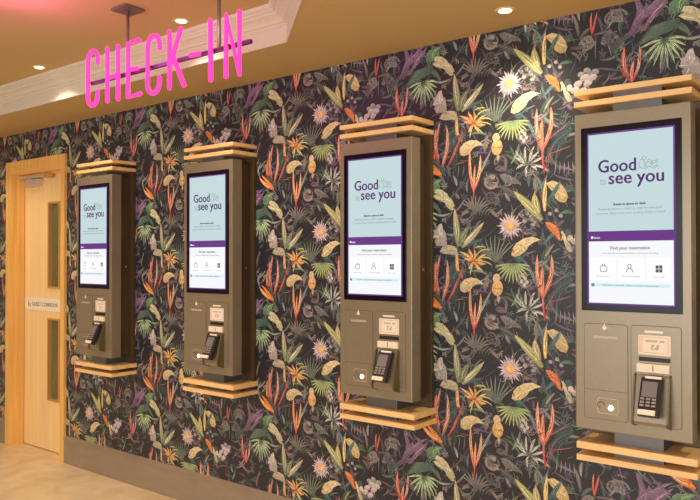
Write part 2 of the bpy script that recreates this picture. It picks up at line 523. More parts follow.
MOTIFS = [
    ('L',[(-0.065,-0.148),(-0.124,-0.096),(-0.159,-0.064)],0.0078,(84,104,92),(120,136,120)),
    ('L',[(-0.065,-0.148),(-0.11,-0.096),(-0.135,-0.056)],0.0078,(84,104,92),(120,136,120)),
    ('L',[(-0.065,-0.148),(-0.097,-0.096),(-0.111,-0.047)],0.0078,(84,104,92),(120,136,120)),
    ('L',[(-0.065,-0.148),(-0.083,-0.096),(-0.088,-0.039)],0.0078,(84,104,92),(120,136,120)),
    ('L',[(-0.065,-0.148),(-0.07,-0.096),(-0.065,-0.031)],0.0078,(84,104,92),(120,136,120)),
    ('L',[(-0.065,-0.148),(-0.056,-0.096),(-0.042,-0.04)],0.0078,(84,104,92),(120,136,120)),
    ('L',[(-0.065,-0.148),(-0.043,-0.096),(-0.019,-0.049)],0.0078,(84,104,92),(120,136,120)),
    ('L',[(-0.065,-0.148),(-0.03,-0.096),(0.003,-0.058)],0.0078,(84,104,92),(120,136,120)),
    ('L',[(-0.065,-0.148),(-0.017,-0.097),(0.025,-0.067)],0.0078,(84,104,92),(120,136,120)),
    ('L',[(-0.152,0.055),(-0.124,0.089),(-0.082,0.095)],0.0089,(92,90,88),(130,128,118)),
    ('L',[(-0.152,0.055),(-0.129,0.093),(-0.093,0.11)],0.0089,(92,90,88),(130,128,118)),
    ('L',[(-0.152,0.055),(-0.137,0.096),(-0.109,0.123)],0.0089,(92,90,88),(130,128,118)),
    ('L',[(-0.152,0.055),(-0.147,0.099),(-0.129,0.131)],0.0089,(92,90,88),(130,128,118)),
    ('L',[(-0.152,0.055),(-0.157,0.1),(-0.152,0.135)],0.0089,(92,90,88),(130,128,118)),
    ('L',[(-0.152,0.055),(-0.167,0.1),(-0.175,0.134)],0.0089,(92,90,88),(130,128,118)),
    ('L',[(-0.152,0.055),(-0.175,0.098),(-0.196,0.127)],0.0089,(92,90,88),(130,128,118)),
    ('L',[(-0.152,0.055),(-0.18,0.096),(-0.213,0.116)],0.0089,(92,90,88),(130,128,118)),
    ('L',[(-0.152,0.055),(-0.182,0.092),(-0.224,0.102)],0.0089,(92,90,88),(130,128,118)),
    ('L',[(-0.167,0.047),(-0.162,0.074),(-0.152,0.1)],0.0071,(78,80,74),(112,110,100)),
    ('L',[(-0.153,0.047),(-0.148,0.073),(-0.132,0.094)],0.0071,(78,80,74),(112,110,100)),
    ('L',[(-0.139,0.046),(-0.134,0.072),(-0.113,0.089)],0.0071,(78,80,74),(112,110,100)),
    ('L',[(-0.126,0.045),(-0.121,0.072),(-0.093,0.084)],0.0071,(78,80,74),(112,110,100)),
    ('L',[(-0.112,0.045),(-0.107,0.071),(-0.074,0.079)],0.007,(78,80,74),(112,110,100)),
    ('L',[(-0.098,0.044),(-0.093,0.071),(-0.055,0.073)],0.007,(78,80,74),(112,110,100)),
    ('B',[(0.061,0.039),(0.06,0.035),(0.057,0.032),(0.052,0.031),(0.048,0.032),(0.045,0.035),(0.044,0.039),(0.045,0.043),(0.048,0.046),(0.052,0.047),(0.057,0.045),(0.06,0.042)],(168,160,150),(168,160,150)),
    ('B',[(0.081,0.048),(0.079,0.044),(0.076,0.042),(0.072,0.041),(0.068,0.042),(0.065,0.045),(0.064,0.049),(0.065,0.052),(0.068,0.055),(0.072,0.056),(0.077,0.055),(0.079,0.052)],(168,160,150),(168,160,150)),
    ('B',[(0.098,0.033),(0.097,0.029),(0.094,0.027),(0.09,0.026),(0.086,0.027),(0.083,0.03),(0.082,0.034),(0.083,0.037),(0.086,0.04),(0.09,0.041),(0.094,0.04),(0.097,0.037)],(168,160,150),(168,160,150)),
    ('B',[(0.111,0.011),(0.11,0.008),(0.107,0.005),(0.103,0.004),(0.099,0.005),(0.096,0.008),(0.095,0.012),(0.096,0.016),(0.099,0.018),(0.103,0.019),(0.107,0.018),(0.11,0.015)],(168,160,150),(168,160,150)),
    ('B',[(0.07,0.017),(0.069,0.013),(0.066,0.011),(0.061,0.01),(0.057,0.011),(0.054,0.014),(0.053,0.018),(0.054,0.021),(0.057,0.024),(0.061,0.025),(0.066,0.024),(0.069,0.021)],(168,160,150),(168,160,150)),
    ('B',[(0.176,0.043),(0.175,0.039),(0.172,0.036),(0.168,0.035),(0.164,0.037),(0.161,0.039),(0.16,0.043),(0.161,0.047),(0.164,0.049),(0.168,0.05),(0.172,0.049),(0.175,0.046)],(168,160,150),(168,160,150)),
    ('B',[(0.202,0.054),(0.201,0.05),(0.198,0.048),(0.194,0.047),(0.19,0.048),(0.187,0.051),(0.186,0.055),(0.187,0.058),(0.19,0.061),(0.194,0.062),(0.198,0.06),(0.201,0.058)],(168,160,150),(168,160,150)),
    ('B',[(0.219,0.033),(0.218,0.029),(0.215,0.026),(0.211,0.026),(0.207,0.027),(0.204,0.03),(0.203,0.033),(0.204,0.037),(0.207,0.04),(0.211,0.04),(0.215,0.039),(0.218,0.036)],(168,160,150),(168,160,150)),
    ('L',[(0.115,-0.031),(0.079,-0.021),(0.034,0.005)],0.0084,(90,80,80),(90,80,80)),
    ('B',[(-0.052,0.178),(-0.054,0.166),(-0.061,0.157),(-0.072,0.152),(-0.085,0.151),(-0.097,0.154),(-0.107,0.162),(-0.114,0.172),(-0.115,0.184),(-0.112,0.195),(-0.103,0.203),(-0.092,0.208),(-0.079,0.208),(-0.067,0.204),(-0.073,0.195),(-0.081,0.198),(-0.089,0.198),(-0.096,0.195),(-0.101,0.189),(-0.104,0.182),(-0.103,0.175),(-0.099,0.168),(-0.092,0.164),(-0.084,0.161),(-0.076,0.162),(-0.069,0.166),(-0.065,0.171),(-0.063,0.178)],(150,130,122),(150,130,122)),
    ('B',[(-0.074,0.179),(-0.075,0.173),(-0.079,0.169),(-0.085,0.168),(-0.091,0.17),(-0.095,0.174),(-0.097,0.181),(-0.095,0.187),(-0.091,0.191),(-0.085,0.192),(-0.079,0.19),(-0.075,0.185)],(120,100,98),(120,100,98)),
    ('B',[(0.094,-0.223),(0.092,-0.234),(0.085,-0.243),(0.074,-0.248),(0.061,-0.249),(0.049,-0.245),(0.039,-0.236),(0.032,-0.225),(0.031,-0.213),(0.034,-0.202),(0.043,-0.194),(0.054,-0.19),(0.067,-0.19),(0.079,-0.195),(0.075,-0.201),(0.066,-0.198),(0.056,-0.197),(0.048,-0.2),(0.042,-0.207),(0.039,-0.215),(0.04,-0.224),(0.045,-0.232),(0.053,-0.238),(0.062,-0.241),(0.071,-0.241),(0.079,-0.237),(0.084,-0.23),(0.086,-0.222)],(120,108,112),(120,108,112)),
    ('B',[(0.061,-0.198),(0.06,-0.202),(0.057,-0.205),(0.054,-0.205),(0.05,-0.204),(0.047,-0.2),(0.046,-0.196),(0.047,-0.192),(0.05,-0.189),(0.054,-0.188),(0.057,-0.19),(0.06,-0.193)],(190,180,175),(190,180,175)),
    ('B',[(0.072,-0.21),(0.071,-0.214),(0.068,-0.217),(0.065,-0.218),(0.061,-0.216),(0.058,-0.213),(0.057,-0.208),(0.058,-0.204),(0.061,-0.201),(0.065,-0.201),(0.068,-0.202),(0.071,-0.206)],(190,180,175),(190,180,175)),
    ('B',[(0.079,-0.225),(0.078,-0.229),(0.075,-0.232),(0.072,-0.233),(0.068,-0.231),(0.065,-0.228),(0.065,-0.224),(0.066,-0.219),(0.068,-0.217),(0.072,-0.216),(0.075,-0.217),(0.078,-0.221)],(190,180,175),(190,180,175)),
    ('B',[(0.068,-0.237),(0.067,-0.241),(0.064,-0.244),(0.061,-0.245),(0.057,-0.243),(0.055,-0.24),(0.054,-0.235),(0.055,-0.231),(0.057,-0.228),(0.061,-0.228),(0.065,-0.229),(0.067,-0.232)],(190,180,175),(190,180,175)),
    ('B',[(0.056,-0.223),(0.055,-0.227),(0.053,-0.23),(0.049,-0.231),(0.045,-0.229),(0.043,-0.226),(0.042,-0.221),(0.043,-0.217),(0.045,-0.214),(0.049,-0.213),(0.053,-0.215),(0.055,-0.218)],(190,180,175),(190,180,175)),
    ('B',[(-0.077,0.161),(-0.088,0.165),(-0.097,0.173),(-0.103,0.182),(-0.106,0.193),(-0.104,0.202),(-0.097,0.21),(-0.088,0.214),(-0.077,0.214),(-0.066,0.21),(-0.057,0.203),(-0.05,0.193),(-0.048,0.183),(-0.049,0.173),(-0.057,0.177),(-0.055,0.184),(-0.057,0.192),(-0.062,0.199),(-0.069,0.204),(-0.077,0.207),(-0.085,0.207),(-0.092,0.204),(-0.096,0.198),(-0.098,0.191),(-0.096,0.184),(-0.091,0.177),(-0.085,0.171),(-0.077,0.168)],(120,112,112),(120,112,112)),
    ('B',[(-0.065,0.198),(-0.066,0.194),(-0.07,0.192),(-0.075,0.192),(-0.079,0.194),(-0.083,0.198),(-0.084,0.202),(-0.083,0.206),(-0.079,0.209),(-0.074,0.209),(-0.07,0.207),(-0.066,0.203)],(150,145,145),(150,145,145)),
    ('B',[(-0.058,0.102),(-0.065,0.096),(-0.075,0.093),(-0.086,0.095),(-0.096,0.1),(-0.104,0.108),(-0.108,0.118),(-0.108,0.128),(-0.104,0.136),(-0.096,0.141),(-0.086,0.143),(-0.075,0.141),(-0.065,0.135),(-0.058,0.126),(-0.065,0.124),(-0.07,0.13),(-0.077,0.134),(-0.085,0.136),(-0.092,0.135),(-0.097,0.131),(-0.101,0.125),(-0.101,0.118),(-0.098,0.111),(-0.092,0.105),(-0.085,0.101),(-0.077,0.1),(-0.07,0.102),(-0.065,0.106)],(90,88,92),(90,88,92)),
    ('B',[(0.055,0.043),(0.053,0.04),(0.05,0.038),(0.045,0.038),(0.041,0.04),(0.038,0.043),(0.036,0.046),(0.038,0.049),(0.041,0.051),(0.045,0.052),(0.05,0.05),(0.053,0.047)],(165,158,150),(165,158,150)),
    ('B',[(0.082,0.047),(0.081,0.044),(0.077,0.042),(0.073,0.042),(0.068,0.044),(0.065,0.047),(0.064,0.05),(0.065,0.054),(0.068,0.055),(0.073,0.056),(0.077,0.054),(0.081,0.051)],(165,158,150),(165,158,150)),
    ('B',[(0.1,0.023),(0.099,0.02),(0.095,0.018),(0.091,0.018),(0.086,0.02),(0.083,0.023),(0.082,0.026),(0.083,0.029),(0.086,0.031),(0.091,0.031),(0.095,0.03),(0.099,0.027)],(165,158,150),(165,158,150)),
    ('B',[(0.073,0.019),(0.072,0.016),(0.068,0.014),(0.064,0.014),(0.059,0.015),(0.056,0.018),(0.055,0.022),(0.056,0.025),(0.059,0.027),(0.064,0.027),(0.068,0.026),(0.072,0.023)],(165,158,150),(165,158,150)),
    ('B',[(0.107,0.001),(0.106,-0.002),(0.102,-0.004),(0.098,-0.004),(0.093,-0.003),(0.09,0.0),(0.089,0.004),(0.09,0.007),(0.093,0.009),(0.098,0.009),(0.102,0.008),(0.106,0.005)],(165,158,150),(165,158,150)),
    ('B',[(0.419,0.16),(0.41,0.165),(0.403,0.174),(0.399,0.185),(0.399,0.195),(0.403,0.203),(0.411,0.209),(0.42,0.21),(0.43,0.208),(0.439,0.201),(0.446,0.192),(0.449,0.182),(0.448,0.172),(0.443,0.164),(0.438,0.169),(0.442,0.175),(0.442,0.182),(0.44,0.19),(0.435,0.197),(0.429,0.202),(0.421,0.204),(0.414,0.203),(0.408,0.198),(0.405,0.192),(0.405,0.184),(0.408,0.177),(0.413,0.17),(0.42,0.166)],(122,116,120),(122,116,120)),
    ('B',[(0.337,0.101),(0.335,0.093),(0.329,0.086),(0.321,0.084),(0.312,0.085),(0.303,0.091),(0.297,0.099),(0.295,0.108),(0.296,0.117),(0.302,0.124),(0.31,0.126),(0.319,0.125),(0.328,0.12),(0.334,0.112),(0.328,0.11),(0.324,0.115),(0.318,0.119),(0.312,0.12),(0.306,0.118),(0.303,0.113),(0.301,0.107),(0.303,0.101),(0.307,0.095),(0.313,0.092),(0.319,0.091),(0.325,0.092),(0.329,0.097),(0.33,0.102)],(120,112,112),(120,112,112)),
    ('B',[(0.41,0.128),(0.409,0.125),(0.406,0.123),(0.402,0.123),(0.397,0.125),(0.394,0.128),(0.393,0.131),(0.394,0.135),(0.397,0.136),(0.402,0.136),(0.406,0.135),(0.409,0.132)],(130,125,128),(130,125,128)),
    ('B',[(0.432,0.106),(0.431,0.102),(0.428,0.101),(0.423,0.101),(0.419,0.102),(0.416,0.105),(0.415,0.109),(0.416,0.112),(0.419,0.114),(0.423,0.114),(0.428,0.112),(0.431,0.109)],(130,125,128),(130,125,128)),
    ('B',[(0.392,0.106),(0.391,0.103),(0.388,0.101),(0.383,0.101),(0.379,0.102),(0.376,0.106),(0.374,0.109),(0.376,0.112),(0.379,0.114),(0.383,0.114),(0.388,0.112),(0.391,0.109)],(130,125,128),(130,125,128)),
    ('B',[(0.385,0.092),(0.383,0.089),(0.38,0.087),(0.376,0.087),(0.371,0.089),(0.368,0.092),(0.367,0.096),(0.368,0.099),(0.371,0.101),(0.376,0.101),(0.38,0.099),(0.383,0.096)],(130,125,128),(130,125,128)),
    ('B',[(0.446,0.081),(0.445,0.078),(0.442,0.076),(0.438,0.076),(0.433,0.078),(0.43,0.081),(0.429,0.084),(0.43,0.087),(0.433,0.089),(0.438,0.089),(0.442,0.087),(0.445,0.084)],(130,125,128),(130,125,128)),
    ('B',[(0.419,0.093),(0.418,0.09),(0.415,0.088),(0.41,0.088),(0.406,0.09),(0.403,0.093),(0.402,0.097),(0.403,0.1),(0.406,0.101),(0.41,0.102),(0.415,0.1),(0.418,0.097)],(130,125,128),(130,125,128)),
    ('B',[(0.352,0.105),(0.35,0.096),(0.343,0.089),(0.333,0.085),(0.321,0.086),(0.31,0.09),(0.301,0.097),(0.295,0.106),(0.293,0.116),(0.297,0.124),(0.304,0.13),(0.315,0.133),(0.326,0.132),(0.337,0.127),(0.333,0.121),(0.325,0.124),(0.317,0.125),(0.31,0.123),(0.305,0.119),(0.303,0.113),(0.304,0.107),(0.308,0.101),(0.314,0.096),(0.322,0.093),(0.33,0.093),(0.336,0.096),(0.341,0.1),(0.342,0.106)],(120,120,125),(120,120,125)),
    ('B',[(0.452,0.159),(0.44,0.158),(0.428,0.161),(0.417,0.167),(0.41,0.177),(0.406,0.187),(0.408,0.197),(0.414,0.204),(0.424,0.209),(0.436,0.209),(0.448,0.205),(0.458,0.198),(0.465,0.189),(0.467,0.179),(0.458,0.18),(0.456,0.187),(0.451,0.194),(0.444,0.199),(0.436,0.201),(0.428,0.201),(0.421,0.198),(0.417,0.193),(0.416,0.186),(0.418,0.179),(0.423,0.172),(0.431,0.168),(0.439,0.166),(0.447,0.167)],(125,120,125),(125,120,125)),
    ('B',[(0.102,0.04),(0.1,0.031),(0.093,0.025),(0.083,0.021),(0.071,0.021),(0.06,0.025),(0.05,0.032),(0.044,0.04),(0.043,0.05),(0.046,0.058),(0.054,0.064),(0.064,0.067),(0.076,0.066),(0.087,0.061),(0.083,0.056),(0.075,0.059),(0.067,0.059),(0.06,0.058),(0.055,0.053),(0.052,0.048),(0.053,0.041),(0.057,0.035),(0.064,0.031),(0.072,0.028),(0.08,0.028),(0.086,0.031),(0.091,0.035),(0.093,0.041)],(120,112,115),(120,112,115)),
    ('B',[(0.282,0.103),(0.288,0.113),(0.298,0.12),(0.309,0.125),(0.321,0.126),(0.331,0.123),(0.339,0.117),(0.343,0.109),(0.343,0.1),(0.338,0.09),(0.33,0.082),(0.319,0.076),(0.307,0.074),(0.296,0.075),(0.301,0.082),(0.309,0.082),(0.317,0.083),(0.324,0.087),(0.33,0.093),(0.333,0.1),(0.334,0.106),(0.331,0.112),(0.325,0.116),(0.318,0.118),(0.31,0.117),(0.302,0.114),(0.295,0.109),(0.291,0.102)],(130,120,120),(130,120,120)),
    ('B',[(0.403,0.16),(0.393,0.161),(0.385,0.166),(0.381,0.173),(0.38,0.181),(0.383,0.19),(0.39,0.198),(0.399,0.204),(0.409,0.207),(0.42,0.206),(0.428,0.203),(0.434,0.196),(0.436,0.188),(0.435,0.18),(0.427,0.181),(0.428,0.187),(0.427,0.193),(0.422,0.197),(0.416,0.2),(0.409,0.2),(0.402,0.198),(0.395,0.194),(0.39,0.188),(0.388,0.182),(0.389,0.176),(0.392,0.171),(0.398,0.168),(0.405,0.167)],(120,115,115),(120,115,115)),
    ('B',[(0.422,0.114),(0.42,0.105),(0.414,0.097),(0.405,0.091),(0.395,0.088),(0.385,0.088),(0.377,0.092),(0.371,0.098),(0.37,0.106),(0.373,0.115),(0.38,0.123),(0.389,0.128),(0.399,0.131),(0.409,0.13),(0.405,0.123),(0.398,0.124),(0.391,0.122),(0.385,0.118),(0.38,0.113),(0.378,0.107),(0.379,0.102),(0.383,0.097),(0.389,0.095),(0.396,0.095),(0.403,0.097),(0.409,0.101),(0.413,0.106),(0.414,0.112)],(110,105,105),(110,105,105)),
    ('L',[(0.413,0.057),(0.389,0.089),(0.365,0.166)],0.0058,(64,74,80),(86,94,100)),
    ('L',[(0.413,0.057),(0.399,0.091),(0.382,0.155)],0.0058,(64,74,80),(86,94,100)),
    ('L',[(0.413,0.057),(0.408,0.092),(0.399,0.143)],0.0058,(64,74,80),(86,94,100)),
    ('L',[(0.413,0.057),(0.418,0.094),(0.416,0.132)],0.0058,(64,74,80),(86,94,100)),
    ('L',[(0.413,0.057),(0.427,0.095),(0.432,0.121)],0.0058,(64,74,80),(86,94,100)),
    ('L',[(0.413,0.057),(0.437,0.097),(0.448,0.109)],0.0058,(64,74,80),(86,94,100)),
    ('L',[(0.413,0.057),(0.446,0.098),(0.465,0.115)],0.0058,(64,74,80),(86,94,100)),
    ('L',[(0.413,0.057),(0.455,0.1),(0.481,0.122)],0.0058,(64,74,80),(86,94,100)),
    ('L',[(0.413,0.057),(0.465,0.101),(0.497,0.128)],0.0058,(64,74,80),(86,94,100)),
    ('L',[(0.413,0.057),(0.474,0.102),(0.513,0.134)],0.0058,(64,74,80),(86,94,100)),
    ('B',[(0.331,-0.001),(0.329,-0.006),(0.324,-0.009),(0.316,-0.01),(0.309,-0.007),(0.304,-0.003),(0.302,0.003),(0.304,0.008),(0.309,0.012),(0.316,0.012),(0.324,0.01),(0.329,0.005)],(170,168,162),(120,125,125)),
    ('B',[(0.349,-0.023),(0.347,-0.028),(0.342,-0.031),(0.335,-0.032),(0.327,-0.029),(0.322,-0.025),(0.32,-0.019),(0.322,-0.014),(0.327,-0.011),(0.335,-0.01),(0.342,-0.012),(0.347,-0.017)],(170,168,162),(120,125,125)),
    ('B',[(0.319,-0.029),(0.317,-0.034),(0.311,-0.037),(0.304,-0.038),(0.297,-0.035),(0.291,-0.031),(0.289,-0.025),(0.291,-0.02),(0.297,-0.016),(0.304,-0.016),(0.311,-0.018),(0.317,-0.023)],(170,168,162),(120,125,125)),
    ('B',[(0.337,-0.041),(0.335,-0.046),(0.33,-0.049),(0.322,-0.05),(0.315,-0.048),(0.31,-0.043),(0.308,-0.037),(0.31,-0.032),(0.315,-0.029),(0.323,-0.028),(0.33,-0.031),(0.335,-0.035)],(170,168,162),(120,125,125)),
    ('B',[(0.361,-0.01),(0.36,-0.015),(0.354,-0.018),(0.347,-0.019),(0.34,-0.016),(0.334,-0.011),(0.332,-0.006),(0.334,-0.001),(0.34,0.003),(0.347,0.003),(0.354,0.001),(0.36,-0.004)],(170,168,162),(120,125,125)),
    ('B',[(0.309,-0.013),(0.307,-0.018),(0.302,-0.021),(0.294,-0.022),(0.287,-0.019),(0.281,-0.015),(0.279,-0.009),(0.281,-0.004),(0.287,-0.0),(0.294,0.0),(0.302,-0.002),(0.307,-0.007)],(170,168,162),(120,125,125)),
    ('B',[(0.323,-0.021),(0.321,-0.027),(0.314,-0.033),(0.306,-0.037),(0.297,-0.037),(0.291,-0.033),(0.288,-0.027),(0.291,-0.02),(0.297,-0.014),(0.306,-0.011),(0.314,-0.011),(0.321,-0.015)],(208,192,192),(165,150,150)),
    ('B',[(0.298,-0.04),(0.296,-0.047),(0.29,-0.053),(0.281,-0.056),(0.272,-0.056),(0.266,-0.053),(0.264,-0.047),(0.266,-0.04),(0.272,-0.034),(0.281,-0.031),(0.29,-0.031),(0.296,-0.034)],(208,192,192),(165,150,150)),
    ('B',[(0.335,-0.043),(0.333,-0.049),(0.326,-0.055),(0.318,-0.059),(0.309,-0.059),(0.303,-0.055),(0.301,-0.049),(0.303,-0.043),(0.309,-0.037),(0.318,-0.033),(0.326,-0.033),(0.333,-0.037)],(208,192,192),(165,150,150)),
    ('B',[(0.286,-0.062),(0.284,-0.069),(0.277,-0.075),(0.269,-0.078),(0.26,-0.078),(0.254,-0.075),(0.251,-0.069),(0.254,-0.062),(0.26,-0.056),(0.269,-0.053),(0.277,-0.053),(0.284,-0.056)],(208,192,192),(165,150,150)),
    ('B',[(0.317,-0.071),(0.314,-0.077),(0.308,-0.083),(0.299,-0.087),(0.291,-0.087),(0.285,-0.084),(0.282,-0.078),(0.285,-0.071),(0.291,-0.065),(0.3,-0.061),(0.308,-0.061),(0.314,-0.065)],(208,192,192),(165,150,150)),
    ('B',[(0.353,-0.024),(0.351,-0.031),(0.345,-0.037),(0.336,-0.04),(0.328,-0.04),(0.321,-0.037),(0.319,-0.031),(0.321,-0.024),(0.328,-0.018),(0.336,-0.015),(0.345,-0.015),(0.351,-0.019)],(208,192,192),(165,150,150)),
    ('B',[(-0.07,-0.126),(-0.071,-0.132),(-0.074,-0.135),(-0.078,-0.136),(-0.081,-0.134),(-0.084,-0.13),(-0.085,-0.125),(-0.084,-0.119),(-0.081,-0.116),(-0.077,-0.115),(-0.074,-0.117),(-0.071,-0.121)],(96,92,94),(96,92,94)),
    ('B',[(-0.051,-0.164),(-0.052,-0.169),(-0.055,-0.172),(-0.058,-0.173),(-0.062,-0.171),(-0.065,-0.167),(-0.066,-0.162),(-0.065,-0.157),(-0.062,-0.153),(-0.058,-0.152),(-0.055,-0.154),(-0.052,-0.158)],(96,92,94),(96,92,94)),
    ('B',[(-0.08,-0.195),(-0.081,-0.201),(-0.084,-0.204),(-0.087,-0.205),(-0.091,-0.203),(-0.094,-0.199),(-0.095,-0.194),(-0.094,-0.189),(-0.091,-0.185),(-0.087,-0.184),(-0.084,-0.186),(-0.081,-0.19)],(96,92,94),(96,92,94)),
    ('B',[(-0.032,-0.122),(-0.033,-0.128),(-0.035,-0.131),(-0.039,-0.132),(-0.043,-0.13),(-0.046,-0.126),(-0.047,-0.121),(-0.046,-0.115),(-0.043,-0.112),(-0.039,-0.111),(-0.035,-0.113),(-0.033,-0.117)],(96,92,94),(96,92,94)),
    ('B',[(0.123,0.204),(0.122,0.199),(0.12,0.195),(0.116,0.194),(0.112,0.196),(0.11,0.2),(0.109,0.205),(0.11,0.21),(0.113,0.213),(0.116,0.214),(0.12,0.213),(0.122,0.209)],(96,92,94),(96,92,94)),
    ('B',[(0.167,0.209),(0.166,0.204),(0.164,0.201),(0.16,0.199),(0.157,0.201),(0.154,0.205),(0.153,0.21),(0.154,0.215),(0.157,0.218),(0.16,0.219),(0.164,0.218),(0.166,0.214)],(96,92,94),(96,92,94)),
    ('L',[(-0.332,0.219),(-0.322,0.246),(-0.334,0.275)],0.0065,(80,86,90),(110,114,116)),
    ('L',[(-0.309,0.217),(-0.298,0.244),(-0.309,0.273)],0.0064,(80,86,90),(110,114,116)),
    ('L',[(-0.286,0.216),(-0.275,0.242),(-0.284,0.27)],0.0064,(80,86,90),(110,114,116)),
    ('L',[(-0.263,0.214),(-0.252,0.241),(-0.258,0.268)],0.0064,(80,86,90),(110,114,116)),
    ('L',[(-0.24,0.213),(-0.23,0.239),(-0.234,0.266)],0.0063,(80,86,90),(110,114,116)),
    ('L',[(-0.217,0.211),(-0.207,0.237),(-0.209,0.264)],0.0063,(80,86,90),(110,114,116)),
    ('L',[(0.186,0.195),(0.195,0.215),(0.19,0.244)],0.0058,(110,104,104),(150,140,136)),
    ('L',[(0.205,0.194),(0.212,0.214),(0.208,0.243)],0.0058,(110,104,104),(150,140,136)),
    ('L',[(0.224,0.192),(0.229,0.212),(0.225,0.241)],0.0057,(110,104,104),(150,140,136)),
    ('L',[(0.242,0.191),(0.246,0.211),(0.241,0.24)],0.0057,(110,104,104),(150,140,136)),
    ('L',[(0.26,0.19),(0.262,0.21),(0.258,0.239)],0.0057,(110,104,104),(150,140,136)),
    ('L',[(-0.04,0.112),(-0.012,0.153),(0.007,0.204)],0.0087,(84,80,84),(84,80,84)),
    ('L',[(-0.301,0.107),(-0.218,0.157),(-0.187,0.236)],0.0073,(88,84,90),(88,84,90)),
    ('L',[(-0.312,-0.268),(-0.281,-0.231),(-0.239,-0.176)],0.0412,(48,84,86),(60,80,84)),
    ('L',[(-0.344,-0.269),(-0.302,-0.241),(-0.26,-0.249)],0.0129,(130,60,90),(130,60,90)),
    ('L',[(0.167,-0.239),(0.218,-0.213),(0.269,-0.18)],0.0352,(52,70,74),(48,84,86)),
    ('L',[(0.149,-0.247),(0.201,-0.222),(0.256,-0.172)],0.0058,(150,80,95),(150,80,95)),
    ('L',[(0.165,-0.288),(0.204,-0.242),(0.263,-0.208)],0.0312,(60,72,76),(48,84,86)),
    ('L',[(0.169,-0.297),(0.221,-0.285),(0.258,-0.272)],0.005,(150,90,95),(150,90,95)),
    ('L',[(-0.248,-0.332),(-0.269,-0.266),(-0.227,-0.198)],0.0453,(44,60,66),(58,70,72)),
    ('L',[(-0.3,-0.208),(-0.279,-0.174),(-0.217,-0.136)],0.0298,(48,84,86),(48,84,86)),
    ('L',[(0.052,-0.131),(0.097,-0.182),(0.125,-0.265)],0.017,(70,100,104),(96,120,116)),
    ('L',[(0.02,-0.135),(0.033,-0.129),(0.061,-0.138)],0.0363,(38,78,86),(60,100,104)),
    ('L',[(-0.083,0.311),(-0.112,0.257),(-0.155,0.18)],0.0123,(110,118,122),(130,136,136)),
    ('L',[(-0.207,-0.191),(-0.192,-0.246),(-0.162,-0.311)],0.0081,(60,96,100),(60,96,100)),
    ('L',[(-0.203,-0.079),(-0.168,-0.064),(-0.118,-0.05)],0.0179,(54,96,100),(54,96,100)),
    ('L',[(-0.05,0.164),(-0.003,0.144),(0.044,0.099)],0.0283,(80,86,84),(80,86,84)),
    ('L',[(0.071,0.242),(0.044,0.269),(0.024,0.301)],0.0119,(96,110,100),(188,190,172)),
    ('L',[(0.071,0.242),(0.062,0.281),(0.067,0.314)],0.0119,(96,110,100),(188,190,172)),
    ('L',[(0.076,0.241),(0.044,0.244),(0.026,0.224)],0.0119,(96,110,100),(188,190,172)),
    ('L',[(0.08,0.241),(0.062,0.221),(0.073,0.191)],0.0118,(96,110,100),(188,190,172)),
    ('L',[(0.08,0.245),(0.103,0.273),(0.125,0.288)],0.0118,(96,110,100),(188,190,172)),
    ('L',[(0.085,0.24),(0.116,0.255),(0.147,0.267)],0.0118,(96,110,100),(188,190,172)),
    ('L',[(0.085,0.24),(0.107,0.23),(0.116,0.213)],0.0118,(96,110,100),(188,190,172)),
    ('L',[(0.089,0.236),(0.134,0.236),(0.164,0.207)],0.0118,(96,110,100),(188,190,172)),
    ('L',[(0.071,0.242),(0.053,0.252),(0.018,0.279)],0.0119,(96,110,100),(188,190,172)),
    ('L',[(0.08,0.241),(0.09,0.291),(0.106,0.31)],0.0118,(96,110,100),(188,190,172)),
    ('L',[(0.107,0.121),(0.12,0.154),(0.112,0.196)],0.0168,(110,120,104),(110,120,104)),
    ('L',[(0.013,-0.152),(0.054,-0.155),(0.087,-0.161)],0.0094,(96,136,88),(186,200,112)),
    ('L',[(0.013,-0.152),(0.052,-0.161),(0.083,-0.18)],0.0094,(96,136,88),(186,200,112)),
    ('L',[(0.013,-0.152),(0.048,-0.167),(0.075,-0.197)],0.0094,(96,136,88),(186,200,112)),
    ('L',[(0.013,-0.152),(0.041,-0.172),(0.063,-0.211)],0.0094,(96,136,88),(186,200,112)),
    ('L',[(0.013,-0.152),(0.033,-0.176),(0.048,-0.222)],0.0094,(96,136,88),(186,200,112)),
    ('L',[(0.013,-0.152),(0.023,-0.179),(0.031,-0.229)],0.0094,(96,136,88),(186,200,112)),
    ('L',[(0.013,-0.152),(0.013,-0.179),(0.013,-0.232)],0.0094,(96,136,88),(186,200,112)),
    ('L',[(0.013,-0.152),(0.003,-0.179),(-0.006,-0.23)],0.0094,(96,136,88),(186,200,112)),
    ('L',[(0.013,-0.152),(-0.007,-0.176),(-0.023,-0.224)],0.0094,(96,136,88),(186,200,112)),
    ('L',[(0.013,-0.152),(-0.015,-0.173),(-0.038,-0.213)],0.0094,(96,136,88),(186,200,112)),
    ('L',[(0.013,-0.152),(-0.022,-0.168),(-0.051,-0.198)],0.0094,(96,136,88),(186,200,112)),
    ('L',[(0.013,-0.152),(-0.027,-0.162),(-0.059,-0.181)],0.0094,(96,136,88),(186,200,112)),
    ('L',[(0.013,-0.152),(-0.029,-0.155),(-0.063,-0.162)],0.0094,(96,136,88),(186,200,112)),
    ('B',[(-0.045,0.208),(-0.026,0.213),(0.002,0.202),(0.03,0.185),(0.048,0.171),(0.051,0.154),(0.042,0.165),(0.021,0.167),(-0.012,0.172),(-0.033,0.188)],(122,126,120),(96,100,98)),
    ('B',[(-0.015,0.231),(-0.019,0.226),(-0.028,0.222),(-0.04,0.221),(-0.052,0.224),(-0.061,0.229),(-0.065,0.235),(-0.061,0.241),(-0.052,0.245),(-0.04,0.245),(-0.028,0.243),(-0.019,0.238)],(104,92,96),(104,92,96)),
